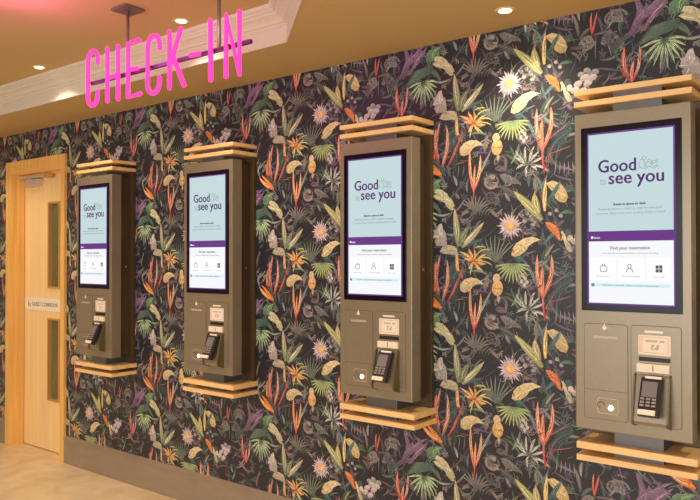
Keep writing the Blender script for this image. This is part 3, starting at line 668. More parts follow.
    ('B',[(-0.066,0.248),(-0.07,0.256),(-0.07,0.264),(-0.068,0.273),(-0.063,0.279),(-0.056,0.284),(-0.047,0.287),(-0.038,0.287),(-0.029,0.284),(-0.021,0.279),(-0.014,0.272),(-0.011,0.264),(-0.01,0.256),(-0.011,0.248),(-0.019,0.25),(-0.017,0.257),(-0.018,0.263),(-0.021,0.269),(-0.025,0.274),(-0.031,0.278),(-0.038,0.28),(-0.045,0.28),(-0.052,0.278),(-0.057,0.274),(-0.061,0.269),(-0.063,0.263),(-0.062,0.257),(-0.06,0.251)],(112,100,100),(112,100,100)),
    ('L',[(-0.234,-0.079),(-0.244,-0.004),(-0.254,0.082)],0.0338,(120,136,92),(176,172,128)),
    ('L',[(-0.218,-0.084),(-0.168,-0.038),(-0.116,0.019)],0.0292,(150,150,110),(186,178,130)),
    ('L',[(-0.223,-0.079),(-0.218,-0.037),(-0.188,0.003)],0.0338,(100,116,84),(130,140,96)),
    ('L',[(-0.208,-0.064),(-0.193,-0.046),(-0.153,-0.016)],0.0072,(212,196,170),(212,196,170)),
    ('L',[(0.137,0.019),(0.089,0.075),(0.016,0.139)],0.0375,(150,146,92),(190,194,108)),
    ('L',[(0.126,0.047),(0.104,0.083),(0.105,0.129)],0.0333,(168,160,98),(196,182,104)),
    ('L',[(0.113,0.134),(0.1,0.167),(0.114,0.193)],0.0167,(112,116,98),(112,116,98)),
    ('L',[(0.148,0.053),(0.144,0.107),(0.153,0.178)],0.0199,(226,180,84),(236,196,110)),
    ('B',[(0.153,0.162),(0.179,0.17),(0.211,0.157),(0.231,0.132),(0.241,0.104),(0.232,0.083),(0.21,0.085),(0.19,0.1),(0.185,0.124),(0.166,0.142)],(214,190,124),(200,166,98)),
    ('L',[(0.159,0.083),(0.183,0.122),(0.211,0.165)],0.0199,(40,92,98),(70,116,112)),
    ('L',[(0.011,-0.001),(0.024,-0.004),(0.048,-0.002)],0.0111,(150,110,142),(204,180,190)),
    ('L',[(0.01,-0.003),(0.028,-0.012),(0.056,-0.018)],0.0111,(150,110,142),(204,180,190)),
    ('L',[(0.009,-0.005),(0.019,-0.015),(0.04,-0.027)],0.0112,(150,110,142),(204,180,190)),
    ('L',[(0.008,-0.007),(0.017,-0.023),(0.039,-0.046)],0.0112,(150,110,142),(204,180,190)),
    ('L',[(0.005,-0.008),(0.008,-0.021),(0.021,-0.044)],0.0112,(150,110,142),(204,180,190)),
    ('L',[(0.003,-0.009),(0.001,-0.027),(0.01,-0.059)],0.0112,(150,110,142),(204,180,190)),
    ('L',[(0.0,-0.009),(-0.005,-0.021),(-0.005,-0.047)],0.0112,(150,110,142),(204,180,190)),
    ('L',[(-0.002,-0.008),(-0.014,-0.022),(-0.023,-0.053)],0.0112,(150,110,142),(204,180,190)),
    ('L',[(-0.005,-0.007),(-0.016,-0.014),(-0.029,-0.036)],0.0112,(150,110,142),(204,180,190)),
    ('L',[(-0.006,-0.005),(-0.025,-0.011),(-0.048,-0.031)],0.0112,(150,110,142),(204,180,190)),
    ('L',[(-0.007,-0.003),(-0.022,-0.003),(-0.044,-0.013)],0.0112,(150,110,142),(204,180,190)),
    ('L',[(-0.008,-0.0),(-0.027,0.004),(-0.057,0.001)],0.0112,(150,110,142),(204,180,190)),
    ('L',[(-0.007,0.002),(-0.02,0.009),(-0.044,0.014)],0.0112,(150,110,142),(204,180,190)),
    ('L',[(-0.006,0.004),(-0.02,0.018),(-0.047,0.033)],0.0112,(150,110,142),(204,180,190)),
    ('L',[(-0.005,0.006),(-0.011,0.018),(-0.029,0.036)],0.0112,(150,110,142),(204,180,190)),
    ('L',[(-0.002,0.007),(-0.006,0.025),(-0.022,0.054)],0.0112,(150,110,142),(204,180,190)),
    ('L',[(0.0,0.008),(0.002,0.021),(-0.005,0.047)],0.0112,(150,110,142),(204,180,190)),
    ('L',[(0.003,0.008),(0.01,0.025),(0.01,0.057)],0.0112,(150,110,142),(204,180,190)),
    ('L',[(0.005,0.007),(0.014,0.017),(0.021,0.042)],0.0112,(150,110,142),(204,180,190)),
    ('L',[(0.008,0.006),(0.024,0.016),(0.039,0.042)],0.0112,(150,110,142),(204,180,190)),
    ('L',[(0.009,0.004),(0.023,0.008),(0.041,0.024)],0.0112,(150,110,142),(204,180,190)),
    ('L',[(0.011,0.002),(0.03,0.002),(0.056,0.014)],0.0111,(150,110,142),(204,180,190)),
    ('L',[(0.002,-0.001),(0.015,-0.003),(0.031,-0.007)],0.0086,(232,170,110),(216,160,140)),
    ('L',[(0.002,-0.001),(0.012,-0.009),(0.024,-0.019)],0.0086,(232,170,110),(216,160,140)),
    ('L',[(0.002,-0.001),(0.006,-0.013),(0.011,-0.027)],0.0086,(232,170,110),(216,160,140)),
    ('L',[(0.002,-0.001),(-0.001,-0.013),(-0.004,-0.027)],0.0086,(232,170,110),(216,160,140)),
    ('L',[(0.002,-0.001),(-0.008,-0.01),(-0.018,-0.021)],0.0086,(232,170,110),(216,160,140)),
    ('L',[(0.002,-0.001),(-0.012,-0.004),(-0.027,-0.008)],0.0086,(232,170,110),(216,160,140)),
    ('L',[(0.002,-0.001),(-0.012,0.002),(-0.028,0.006)],0.0086,(232,170,110),(216,160,140)),
    ('L',[(0.002,-0.001),(-0.009,0.008),(-0.021,0.018)],0.0086,(232,170,110),(216,160,140)),
    ('L',[(0.002,-0.001),(-0.003,0.012),(-0.008,0.026)],0.0086,(232,170,110),(216,160,140)),
    ('L',[(0.002,-0.001),(0.004,0.012),(0.008,0.026)],0.0086,(232,170,110),(216,160,140)),
    ('L',[(0.002,-0.001),(0.011,0.009),(0.021,0.019)],0.0086,(232,170,110),(216,160,140)),
    ('L',[(0.002,-0.001),(0.015,0.003),(0.03,0.007)],0.0086,(232,170,110),(216,160,140)),
    ('B',[(0.016,0.001),(0.014,-0.006),(0.009,-0.01),(0.002,-0.012),(-0.005,-0.01),(-0.011,-0.005),(-0.012,0.002),(-0.011,0.008),(-0.005,0.013),(0.002,0.014),(0.009,0.012),(0.014,0.007)],(238,190,96),(238,190,96)),
    ('B',[(0.149,0.009),(0.168,0.01),(0.194,-0.006),(0.207,-0.029),(0.212,-0.064),(0.202,-0.059),(0.189,-0.042),(0.168,-0.023)],(236,132,56),(214,98,56)),
    ('B',[(0.211,-0.025),(0.228,-0.037),(0.236,-0.062),(0.248,-0.074),(0.259,-0.103),(0.244,-0.108),(0.232,-0.09),(0.224,-0.066)],(212,200,170),(186,170,120)),
    ('B',[(0.26,-0.054),(0.259,-0.061),(0.254,-0.065),(0.248,-0.067),(0.243,-0.065),(0.238,-0.06),(0.237,-0.054),(0.238,-0.047),(0.243,-0.043),(0.249,-0.041),(0.254,-0.043),(0.259,-0.048)],(216,190,176),(216,190,176)),
    ('L',[(0.215,-0.061),(0.223,-0.041),(0.218,-0.021)],0.0074,(196,200,110),(196,200,110)),
    ('B',[(-0.363,0.14),(-0.333,0.151),(-0.295,0.141),(-0.265,0.118),(-0.252,0.09),(-0.265,0.083),(-0.282,0.095),(-0.309,0.111),(-0.343,0.123)],(204,192,138),(176,160,100)),
    ('B',[(-0.328,-0.102),(-0.314,-0.081),(-0.282,-0.073),(-0.251,-0.08),(-0.241,-0.099),(-0.251,-0.115),(-0.28,-0.113),(-0.306,-0.111)],(196,184,140),(176,160,120)),
    ('B',[(0.006,-0.118),(0.01,-0.093),(0.028,-0.07),(0.061,-0.051),(0.095,-0.045),(0.131,-0.058),(0.103,-0.067),(0.083,-0.079),(0.07,-0.099),(0.043,-0.119),(0.02,-0.124)],(226,202,142),(206,174,108)),
    ('B',[(-0.229,-0.266),(-0.227,-0.239),(-0.208,-0.219),(-0.178,-0.209),(-0.146,-0.214),(-0.121,-0.231),(-0.117,-0.238),(-0.146,-0.235),(-0.168,-0.247),(-0.182,-0.265),(-0.207,-0.274)],(218,194,138),(198,166,104)),
    ('L',[(-0.124,-0.233),(-0.107,-0.236),(-0.094,-0.247)],0.0053,(150,140,90),(150,140,90)),
    ('B',[(-0.031,-0.25),(-0.035,-0.267),(-0.044,-0.279),(-0.056,-0.284),(-0.068,-0.28),(-0.078,-0.268),(-0.081,-0.252),(-0.077,-0.235),(-0.068,-0.223),(-0.056,-0.218),(-0.043,-0.222),(-0.034,-0.234)],(224,176,106),(196,150,90)),
    ('B',[(-0.043,-0.211),(-0.046,-0.22),(-0.052,-0.227),(-0.06,-0.23),(-0.068,-0.228),(-0.074,-0.221),(-0.076,-0.211),(-0.074,-0.202),(-0.068,-0.195),(-0.06,-0.192),(-0.051,-0.194),(-0.046,-0.201)],(218,180,128),(218,180,128)),
    ('L',[(-0.053,0.293),(-0.049,0.28),(-0.053,0.263)],0.0121,(190,160,120),(190,160,120)),
    ('L',[(-0.163,-0.14),(-0.193,-0.113),(-0.229,-0.102)],0.0128,(222,96,34),(240,173,102)),
    ('L',[(-0.163,-0.135),(-0.173,-0.113),(-0.188,-0.091)],0.0128,(222,96,34),(240,173,102)),
    ('L',[(-0.158,-0.135),(-0.153,-0.113),(-0.16,-0.095)],0.0128,(222,96,34),(240,173,102)),
    ('L',[(-0.153,-0.14),(-0.128,-0.122),(-0.107,-0.113)],0.0128,(222,96,34),(240,173,102)),
    ('L',[(-0.158,-0.144),(-0.128,-0.153),(-0.107,-0.153)],0.0128,(222,96,34),(240,173,102)),
    ('L',[(-0.163,-0.144),(-0.148,-0.162),(-0.136,-0.182)],0.0128,(222,96,34),(240,173,102)),
    ('L',[(-0.168,-0.144),(-0.173,-0.162),(-0.188,-0.176)],0.0128,(222,96,34),(240,173,102)),
    ('L',[(-0.168,-0.14),(-0.188,-0.135),(-0.208,-0.129)],0.0128,(222,96,34),(240,173,102)),
    ('L',[(-0.158,-0.14),(-0.138,-0.14),(-0.122,-0.135)],0.0128,(222,96,34),(240,173,102)),
    ('L',[(-0.163,-0.135),(-0.133,-0.082),(-0.084,-0.096)],0.0062,(186,190,80),(206,202,110)),
    ('L',[(-0.153,-0.135),(-0.104,-0.113),(-0.078,-0.14)],0.0062,(186,190,80),(206,202,110)),
    ('L',[(-0.148,-0.14),(-0.099,-0.14),(-0.08,-0.159)],0.0062,(186,190,80),(206,202,110)),
    ('L',[(-0.163,-0.144),(-0.178,-0.176),(-0.18,-0.202)],0.0062,(186,190,80),(206,202,110)),
    ('L',[(-0.158,-0.087),(-0.133,-0.076),(-0.106,-0.085)],0.0062,(186,190,80),(206,202,110)),
    ('L',[(-0.163,-0.149),(-0.128,-0.175),(-0.119,-0.188)],0.0062,(186,190,80),(206,202,110)),
    ('L',[(-0.229,-0.203),(-0.251,-0.158),(-0.237,-0.113)],0.0169,(214,96,46),(237,164,96)),
    ('L',[(-0.219,-0.212),(-0.223,-0.194),(-0.227,-0.176)],0.0072,(180,110,60),(180,110,60)),
    ('L',[(-0.162,0.145),(-0.187,0.236),(-0.179,0.32)],0.0154,(206,90,78),(234,154,110)),
    ('L',[(-0.162,0.149),(-0.127,0.222),(-0.131,0.298)],0.0167,(196,88,70),(233,170,123)),
    ('L',[(-0.162,0.136),(-0.162,0.198),(-0.155,0.26)],0.0128,(206,72,64),(228,144,115)),
    ('L',[(-0.165,0.109),(-0.161,0.136),(-0.161,0.171)],0.0058,(190,56,56),(207,102,92)),
    ('L',[(0.136,-0.281),(0.107,-0.198),(0.117,-0.114)],0.018,(206,90,78),(232,151,121)),
    ('L',[(0.141,-0.281),(0.189,-0.189),(0.174,-0.115)],0.0192,(206,90,70),(233,144,111)),
    ('L',[(0.141,-0.281),(0.132,-0.215),(0.139,-0.156)],0.0183,(232,160,104),(218,110,88)),
    ('L',[(0.146,0.21),(0.136,0.27),(0.141,0.328)],0.0096,(186,58,66),(223,131,114)),
    ('L',[(0.146,0.198),(0.148,0.219),(0.143,0.252)],0.0075,(180,56,66),(180,56,66)),
    ('L',[(0.147,0.21),(0.169,0.275),(0.186,0.315)],0.0042,(170,80,80),(170,80,80)),
    ('L',[(-0.355,-0.293),(-0.344,-0.186),(-0.325,-0.117)],0.0173,(196,70,62),(232,144,111)),
    ('L',[(-0.366,-0.279),(-0.368,-0.224),(-0.362,-0.186)],0.0167,(200,120,70),(200,120,70)),
    ('B',[(-0.344,-0.077),(-0.353,-0.055),(-0.34,-0.039),(-0.346,-0.011),(-0.331,0.016),(-0.316,0.02),(-0.312,-0.001),(-0.297,-0.021),(-0.291,-0.051),(-0.301,-0.072),(-0.318,-0.078)],(196,182,172),(150,136,130)),
    ('L',[(-0.338,-0.02),(-0.352,-0.015),(-0.357,-0.034)],0.0083,(180,166,158),(180,166,158)),
    ('L',[(0.335,0.134),(0.328,0.182),(0.335,0.216)],0.0086,(196,50,62),(224,125,114)),
    ('L',[(0.336,0.134),(0.346,0.178),(0.355,0.214)],0.0097,(206,70,72),(194,109,102)),
    ('B',[(-0.525,0.108),(-0.511,0.142),(-0.491,0.165),(-0.475,0.184),(-0.47,0.212),(-0.459,0.195),(-0.443,0.198),(-0.43,0.205),(-0.419,0.208),(-0.435,0.183),(-0.456,0.163),(-0.478,0.149),(-0.497,0.124),(-0.511,0.091)],(128,100,132),(94,74,98)),
    ('B',[(-0.516,0.252),(-0.498,0.238),(-0.48,0.197),(-0.451,0.2),(-0.43,0.22),(-0.417,0.226),(-0.384,0.236),(-0.415,0.215),(-0.431,0.196),(-0.457,0.171),(-0.487,0.151),(-0.509,0.121),(-0.528,0.094),(-0.532,0.107),(-0.516,0.146),(-0.5,0.177),(-0.507,0.216)],(136,106,140),(104,80,112)),
    ('B',[(-0.395,0.16),(-0.392,0.188),(-0.375,0.202),(-0.35,0.202),(-0.326,0.187),(-0.325,0.169),(-0.343,0.16),(-0.364,0.151),(-0.383,0.148)],(104,148,112),(76,116,88)),
    ('B',[(-0.365,0.159),(-0.344,0.169),(-0.315,0.164),(-0.29,0.145),(-0.268,0.113),(-0.256,0.076),(-0.272,0.073),(-0.293,0.092),(-0.308,0.12),(-0.331,0.143)],(204,196,150),(176,170,118)),
    ('L',[(-0.357,0.131),(-0.41,0.128),(-0.464,0.118)],0.0063,(64,92,84),(96,128,108)),
    ('L',[(-0.357,0.129),(-0.413,0.124),(-0.468,0.112)],0.0063,(64,92,84),(96,128,108)),
    ('L',[(-0.357,0.126),(-0.415,0.121),(-0.472,0.107)],0.0063,(64,92,84),(96,128,108)),
    ('L',[(-0.357,0.123),(-0.418,0.117),(-0.476,0.101)],0.0063,(64,92,84),(96,128,108)),
    ('L',[(-0.357,0.12),(-0.421,0.113),(-0.481,0.095)],0.0063,(64,92,84),(96,128,108)),
    ('L',[(-0.357,0.117),(-0.423,0.11),(-0.485,0.09)],0.0063,(64,92,84),(96,128,108)),
    ('L',[(-0.357,0.115),(-0.426,0.106),(-0.489,0.084)],0.0063,(64,92,84),(96,128,108)),
    ('L',[(-0.357,0.112),(-0.429,0.102),(-0.493,0.078)],0.0063,(64,92,84),(96,128,108)),
    ('L',[(-0.357,0.109),(-0.431,0.099),(-0.497,0.073)],0.0063,(64,92,84),(96,128,108)),
    ('L',[(-0.357,0.106),(-0.434,0.095),(-0.502,0.067)],0.0063,(64,92,84),(96,128,108)),
    ('L',[(-0.357,0.104),(-0.437,0.091),(-0.506,0.061)],0.0063,(64,92,84),(96,128,108)),
    ('L',[(-0.357,0.101),(-0.44,0.087),(-0.51,0.055)],0.0063,(64,92,84),(96,128,108)),
    ('L',[(-0.364,0.119),(-0.37,0.113),(-0.357,0.09)],0.0063,(60,96,76),(90,128,96)),
    ('L',[(-0.364,0.119),(-0.365,0.112),(-0.352,0.084)],0.0063,(60,96,76),(90,128,96)),
    ('L',[(-0.364,0.119),(-0.36,0.111),(-0.346,0.079)],0.0063,(60,96,76),(90,128,96)),
    ('L',[(-0.364,0.119),(-0.355,0.11),(-0.34,0.074)],0.0063,(60,96,76),(90,128,96)),
    ('L',[(-0.364,0.119),(-0.349,0.109),(-0.334,0.068)],0.0063,(60,96,76),(90,128,96)),
    ('L',[(-0.364,0.119),(-0.344,0.108),(-0.328,0.063)],0.0063,(60,96,76),(90,128,96)),
    ('L',[(-0.364,0.119),(-0.339,0.107),(-0.323,0.058)],0.0063,(60,96,76),(90,128,96)),
    ('L',[(-0.364,0.119),(-0.334,0.106),(-0.317,0.053)],0.0063,(60,96,76),(90,128,96)),
    ('L',[(-0.407,0.068),(-0.451,0.068),(-0.495,0.048)],0.012,(62,108,72),(156,190,134)),
    ('L',[(-0.407,0.068),(-0.445,0.051),(-0.484,0.014)],0.012,(62,108,72),(156,190,134)),
    ('L',[(-0.407,0.068),(-0.435,0.039),(-0.465,-0.009)],0.012,(62,108,72),(156,190,134)),
    ('L',[(-0.407,0.068),(-0.427,0.032),(-0.447,-0.024)],0.012,(62,108,72),(156,190,134)),
    ('L',[(-0.407,0.068),(-0.415,0.026),(-0.424,-0.035)],0.012,(62,108,72),(156,190,134)),
    ('L',[(-0.407,0.068),(-0.402,0.026),(-0.397,-0.035)],0.012,(62,108,72),(156,190,134)),
    ('L',[(-0.407,0.068),(-0.39,0.031),(-0.374,-0.024)],0.012,(62,108,72),(156,190,134)),
    ('L',[(-0.407,0.068),(-0.381,0.039),(-0.355,-0.01)],0.012,(62,108,72),(156,190,134)),
    ('L',[(-0.407,0.068),(-0.375,0.048),(-0.344,0.009)],0.012,(62,108,72),(156,190,134)),
    ('L',[(-0.407,0.068),(-0.372,0.059),(-0.337,0.032)],0.012,(62,108,72),(156,190,134)),
    ('L',[(-0.407,0.068),(-0.369,0.072),(-0.332,0.057)],0.012,(62,108,72),(156,190,134)),
    ('L',[(0.473,-0.062),(0.441,-0.002),(0.455,0.065)],0.0177,(196,52,54),(228,122,98)),
    ('L',[(-0.517,-0.063),(-0.485,-0.007),(-0.493,0.06)],0.0135,(196,66,76),(227,164,144)),
    ('L',[(0.48,-0.066),(0.476,-0.023),(0.488,0.012)],0.0145,(216,120,110),(216,120,110)),
    ('L',[(-0.493,-0.064),(-0.475,-0.03),(-0.461,0.003)],0.0086,(60,100,100),(60,100,100)),
    ('L',[(0.469,-0.058),(0.441,-0.024),(0.437,-0.002)],0.0058,(150,70,80),(150,70,80)),
    ('B',[(-0.363,-0.035),(-0.35,-0.029),(-0.358,-0.009),(-0.339,-0.011),(-0.329,0.011),(-0.314,0.012),(-0.308,-0.01),(-0.3,-0.031),(-0.291,-0.06),(-0.287,-0.088),(-0.301,-0.09),(-0.316,-0.071),(-0.326,-0.055),(-0.335,-0.044),(-0.352,-0.045)],(196,184,176),(150,140,136)),
    ('L',[(-0.368,-0.048),(-0.371,-0.033),(-0.358,-0.015)],0.007,(104,132,134),(104,132,134)),
    ('L',[(-0.316,0.229),(-0.378,0.243),(-0.423,0.295)],0.0234,(214,92,40),(237,164,101)),
    ('L',[(-0.316,0.229),(-0.361,0.269),(-0.405,0.305)],0.0195,(230,120,50),(230,120,50)),
    ('L',[(-0.477,0.11),(-0.45,0.164),(-0.387,0.216)],0.0221,(118,80,120),(146,110,140)),
    ('L',[(-0.396,0.195),(-0.432,0.207),(-0.469,0.253)],0.0109,(120,90,120),(120,90,120)),
    ('L',[(-0.36,0.15),(-0.369,0.193),(-0.316,0.207)],0.0354,(84,128,84),(110,150,96)),
    ('L',[(-0.325,-0.316),(-0.357,-0.205),(-0.343,-0.141)],0.0217,(150,60,62),(216,140,116)),
    ('L',[(-0.316,-0.316),(-0.273,-0.232),(-0.291,-0.134)],0.0195,(170,84,74),(220,150,120)),
    ('L',[(-0.29,-0.317),(-0.252,-0.266),(-0.211,-0.162)],0.0129,(150,60,66),(190,90,84)),
    ('L',[(-0.414,-0.278),(-0.451,-0.242),(-0.406,-0.201)],0.0154,(90,112,120),(130,140,140)),
    ('L',[(-0.379,0.303),(-0.325,0.278),(-0.29,0.211)],0.0197,(46,72,74),(60,90,88)),
    ('L',[(-0.256,-0.223),(-0.265,-0.201),(-0.222,-0.182)],0.0236,(60,90,92),(60,90,92)),
]


def make_wall():
    random.seed(5)
    T, V = 1.0, 0.572
    X0, Z0 = -1.297, 1.516
    tv, tf, tc = [], [], []          # tile geometry
    cells = {}

    def nexty(P, pad):
        # lowest layer free above everything the shape could overlap, so the print stays thin
        x0, x1 = min(p[0] for p in P) - pad, max(p[0] for p in P) + pad
        z0, z1 = min(p[1] for p in P) - pad, max(p[1] for p in P) + pad
        G = 0.02
        ks = set()
        for i in range(int(math.floor(x0 / G)), int(math.floor(x1 / G)) + 1):
            for j in range(int(math.floor(z0 / 0.022)), int(math.floor(z1 / 0.022)) + 1):
                ks.add((i % 50, j % 26))
        l = 1 + max(cells.get(k, 0) for k in ks)
        for k in ks:
            cells[k] = l
        return -0.0001 - l * 0.00002

    def add_leaf(P, w, c1, c2):
        y = nexty(P, w * 0.5)
        (ax, az), (bx_, bz), (cx, cz) = P
        c1, c2 = lin(c1), lin(c2)
        n = 6
        base = len(tv)
        for i in range(n + 1):
            t = i / n
            px = (1 - t) ** 2 * ax + 2 * t * (1 - t) * bx_ + t * t * cx
            pz = (1 - t) ** 2 * az + 2 * t * (1 - t) * bz + t * t * cz
            dx = 2 * (1 - t) * (bx_ - ax) + 2 * t * (cx - bx_)
            dz = 2 * (1 - t) * (bz - az) + 2 * t * (cz - bz)
            l = math.hypot(dx, dz) or 1
            nx, nz = -dz / l, dx / l
            hw = 0.5 * w * (math.sin(math.pi * min(1, 0.10 + 0.90 * t)) ** 0.75 + 0.03)
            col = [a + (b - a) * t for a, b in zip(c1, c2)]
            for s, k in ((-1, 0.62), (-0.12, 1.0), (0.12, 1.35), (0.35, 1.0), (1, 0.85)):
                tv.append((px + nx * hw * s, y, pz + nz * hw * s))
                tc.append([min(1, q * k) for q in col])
        for i in range(n):
            for k in range(4):
                a = base + i * 5 + k
                tf.append((a, a + 1, a + 6, a + 5))

    def add_blob(P, c1, c2):
        y = nexty(P, 0)
        c1, c2 = lin(c1), lin(c2)
        base = len(tv)
        mx = sum(p[0] for p in P) / len(P)
        mz = sum(p[1] for p in P) / len(P)
        zs = [p[1] for p in P]
        z0, z1 = min(zs), max(zs)
        for p in P:
            t = (p[1] - z0) / (z1 - z0 + 1e-6)
            tv.append((p[0], y, p[1]))
            tc.append([min(1, (a * t + b * (1 - t)) * 0.92) for a, b in zip(c1, c2)])
        tf.append(tuple(range(base, base + len(P))))

    def mute(c):
        g = sum(c) / 3
        k = 0.86 if c[0] > c[1] * 1.25 else 0.70
        return tuple(min(255, 1.07 * (g + (v - g) * k)) for v in c)

    # dim undergrowth first
    def rp():
        return random.uniform(-0.5, 0.5), random.uniform(-0.286, 0.286)
    for k in range(330):
        x, z = rp()
        a = random.uniform(0, 2 * math.pi)
        L = random.uniform(0.03, 0.10)
        b = a + random.uniform(-0.7, 0.7)
        g = random.choice([(66, 80, 74), (78, 78, 84), (58, 84, 76), (92, 88, 94), (74, 60, 80), (56, 72, 84), (110, 108, 108), (90, 104, 96), (100, 84, 92)])
        f = random.uniform(0.75, 1.1)
        f *= 1.12
        g1 = tuple(v * f for v in g)
        g2 = tuple(min(255, v * f * random.uniform(1.05, 1.5)) for v in g)
        add_leaf([(x, z), (x + L * 0.5 * math.cos(a), z + L * 0.5 * math.sin(a)), (x + L * math.cos(b), z + L * math.sin(b))], random.uniform(0.003, 0.016), g1, g2)
    for k in range(110):                        # little sprays of buds and tendrils
        x, z = rp()
        n = random.randint(4, 8)
        a0 = random.uniform(0, 6.28)
        c = random.choice([(132, 130, 130), (112, 122, 114), (142, 130, 138), (96, 114, 116), (160, 156, 148), (84, 96, 110)])
        for i in range(n):
            a = a0 + i * 0.75
            L = random.uniform(0.010, 0.026)
            add_leaf([(x, z), (x + L * .5 * math.cos(a + .3), z + L * .5 * math.sin(a + .3)), (x + L * math.cos(a), z + L * math.sin(a))], 0.005, tuple(v * .7 for v in c), c)
    for m in MOTIFS:
        if m[0] == 'L':
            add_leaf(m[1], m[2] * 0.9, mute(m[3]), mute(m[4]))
            if m[2] > 0.011:
                (ax, az), (bx_, bz), (cx, cz) = m[1]
                l = math.hypot(cx - ax, cz - az) or 1
                nx, nz = -(cz - az) / l, (cx - ax) / l
                for s, kk in ((-0.26, 0.45), (0.22, 1.5), (0.02, 0.6), (-0.4, 1.3)):
                    o_ = s * m[2] * 0.9
                    t0, t1 = random.uniform(0.1, 0.3), random.uniform(0.6, 0.92)
                    q = [(ax + (cx - ax) * t0, az + (cz - az) * t0), (bx_ + nx * o_, bz + nz * o_), (ax + (cx - ax) * t1 + nx * o_ * .3, az + (cz - az) * t1 + nz * o_ * .3)]
                    c = mute(m[4])
                    add_leaf(q, 0.0022, tuple(min(255, v * kk) for v in c), tuple(min(255, v * kk) for v in c))
        else:
            add_blob(m[1], mute(m[2]), mute(m[3]))
            mx = sum(p[0] for p in m[1]) / len(m[1])
            mz = sum(p[1] for p in m[1]) / len(m[1])
            ext = max(math.hypot(p[0] - mx, p[1] - mz) for p in m[1])
            if ext > 0.02:
                for p in m[1][::2]:
                    kk = random.choice((0.55, 0.75, 1.25))
                    c = tuple(min(255, v * kk) for v in mute(m[2]))
                    add_leaf([(mx + (p[0] - mx) * .1, mz + (p[1] - mz) * .1), (mx + (p[0] - mx) * .5 + .002, mz + (p[1] - mz) * .5), (mx + (p[0] - mx) * .92, mz + (p[1] - mz) * .92)], 0.0022, c, c)
    for k in range(70):
        x, z = rp()
        a = random.uniform(0, 2 * math.pi)
        L = random.uniform(0.02, 0.06)
        b = a + random.uniform(-1.2, 1.2)
        c = random.choice([(150, 148, 142), (120, 136, 124), (160, 110, 120), (96, 130, 136), (176, 160, 110), (60, 58, 64), (60, 58, 64)])
        add_leaf([(x, z), (x + L * .5 * math.cos(a), z + L * .5 * math.sin(a)), (x + L * math.cos(b), z + L * math.sin(b))], random.uniform(0.0018, 0.004), tuple(v * .7 for v in c), c)
    # repeat over the wall
    bg = lin((42, 42, 50))
    verts, faces, cols = [], [], []
    fc = [(sum(tv[q][0] for q in f) / len(f), sum(tv[q][2] for q in f) / len(f)) for f in tf]
    nv = len(tv)
    n = 0
    for i in range(-6, 5):
        for j in range(-3, 3):
            ox, oz = X0 + i * T, Z0 + j * V
            if ox + 0.7 < XL or ox - 0.7 > XR or oz - 0.45 > H or oz + 0.45 < 0.1:
                continue
            verts += [(x + ox, y, z + oz) for x, y, z in tv]
            faces += [tuple(q + n * nv for q in f) for f, c in zip(tf, fc) if XL < c[0] + ox < XR and 0.1 < c[1] + oz < H + 0.02]
            cols += tc
            n += 1
    me = bpy.data.meshes.new('wallpaper_pattern')
    me.from_pydata(verts, [], faces)
    ca = me.color_attributes.new('Col', 'FLOAT_COLOR', 'POINT')
    flat = []
    for c in cols:
        flat += [c[0], c[1], c[2], 1.0]
    ca.data.foreach_set('color', flat)
    bm = bmesh.new()
    bm.from_mesh(me)
    bpy.data.meshes.remove(me)
    DT = 2.03
    near = lambda: [f for f in bm.faces if f.calc_center_median().x < -4.2 and f.calc_center_median().x > -5.8]
    for co, no in (((DL, 0, 0), (1, 0, 0)), ((DR, 0, 0), (1, 0, 0)), ((0, 0, DT), (0, 0, 1))):
        fs = near()
        g = list({v for f in fs for v in f.verts}) + list({e for f in fs for e in f.edges}) + fs
        bmesh.ops.bisect_plane(bm, geom=g, plane_co=co, plane_no=no)
    kill = [f for f in bm.faces if DL < f.calc_center_median().x < DR and f.calc_center_median().z < DT]
    bmesh.ops.delete(bm, geom=kill, context='FACES')
    lay = bm.verts.layers.float_color['Col']
    old = set(bm.verts)
    bx(bm, XL, DL, 0, 0.15, 0, H)
    bx(bm, DR, XR, 0, 0.15, 0, H)
    bx(bm, DL, DR, 0, 0.15, DT, H)
    for v in bm.verts:
        if v not in old:
            v[lay] = (*bg, 1)
    o = obj('wall_back', bm, M['paper'])
    tag(o, 'dark jungle wallpapered wall with birds of paradise, palms and crescent leaves', 'wall', kind='structure')


make_wall()

# ------------------------------------------------------------------ skirting
def skirt_profile():
    return [(0.0, 0.0), (-0.018, 0.0), (-0.018, 0.158), (-0.023, 0.157), (-0.023, 0.160), (-0.002, 0.181), (0.0, 0.1815)]


bm = bmesh.new()
prism(bm, skirt_profile(), XL, -5.397, 'x')
prism(bm, skirt_profile(), -4.579, XR, 'x')
tag(obj('baseboard_back', bm, M['base']), 'tall taupe skirting board under the wallpaper', 'skirting board', kind='structure')

# ------------------------------------------------------------------ door
d = empty('door_1', (-4.99, 0.08, 0))
tag(d, 'pale maple door with two narrow glass panels and a small white sign', 'door', kind='structure')
OFF = (4.99, -0.08, 0)
bm = bmesh.new()
bx(bm, -5.395, DL + 0.030, -0.022, 0.0, 0, 2.104, 0.003)
bx(bm, DR - 0.010, -4.58, -0.022, 0.0, 0, 2.104, 0.003)
bx(bm, DL + 0.030, DR - 0.010, -0.022, 0.0, 2.012, 2.104, 0.003)
bx(bm, DL, DL + 0.036, -0.012, 0.15, 0, 2.03)
bx(bm, DR - 0.014, DR, -0.012, 0.15, 0, 2.03)
bx(bm, DL + 0.036, DR - 0.014, -0.012, 0.15, 2.004, 2.03)
bx(bm, DL + 0.036, DL + 0.048, 0.028, 0.075, 0, 2.004)
bx(bm, DR - 0.022, DR - 0.014, 0.055, 0.075, 0, 2.004)
bx(bm, DL + 0.048, DR - 0.022, 0.045, 0.075, 1.994, 2.004)
obj('door_frame', bm, M['frame'], d, OFF)
lx0, lx1 = DL + 0.038, DR - 0.018
gx0, gx1 = -4.965, -4.805
bm = bmesh.new()
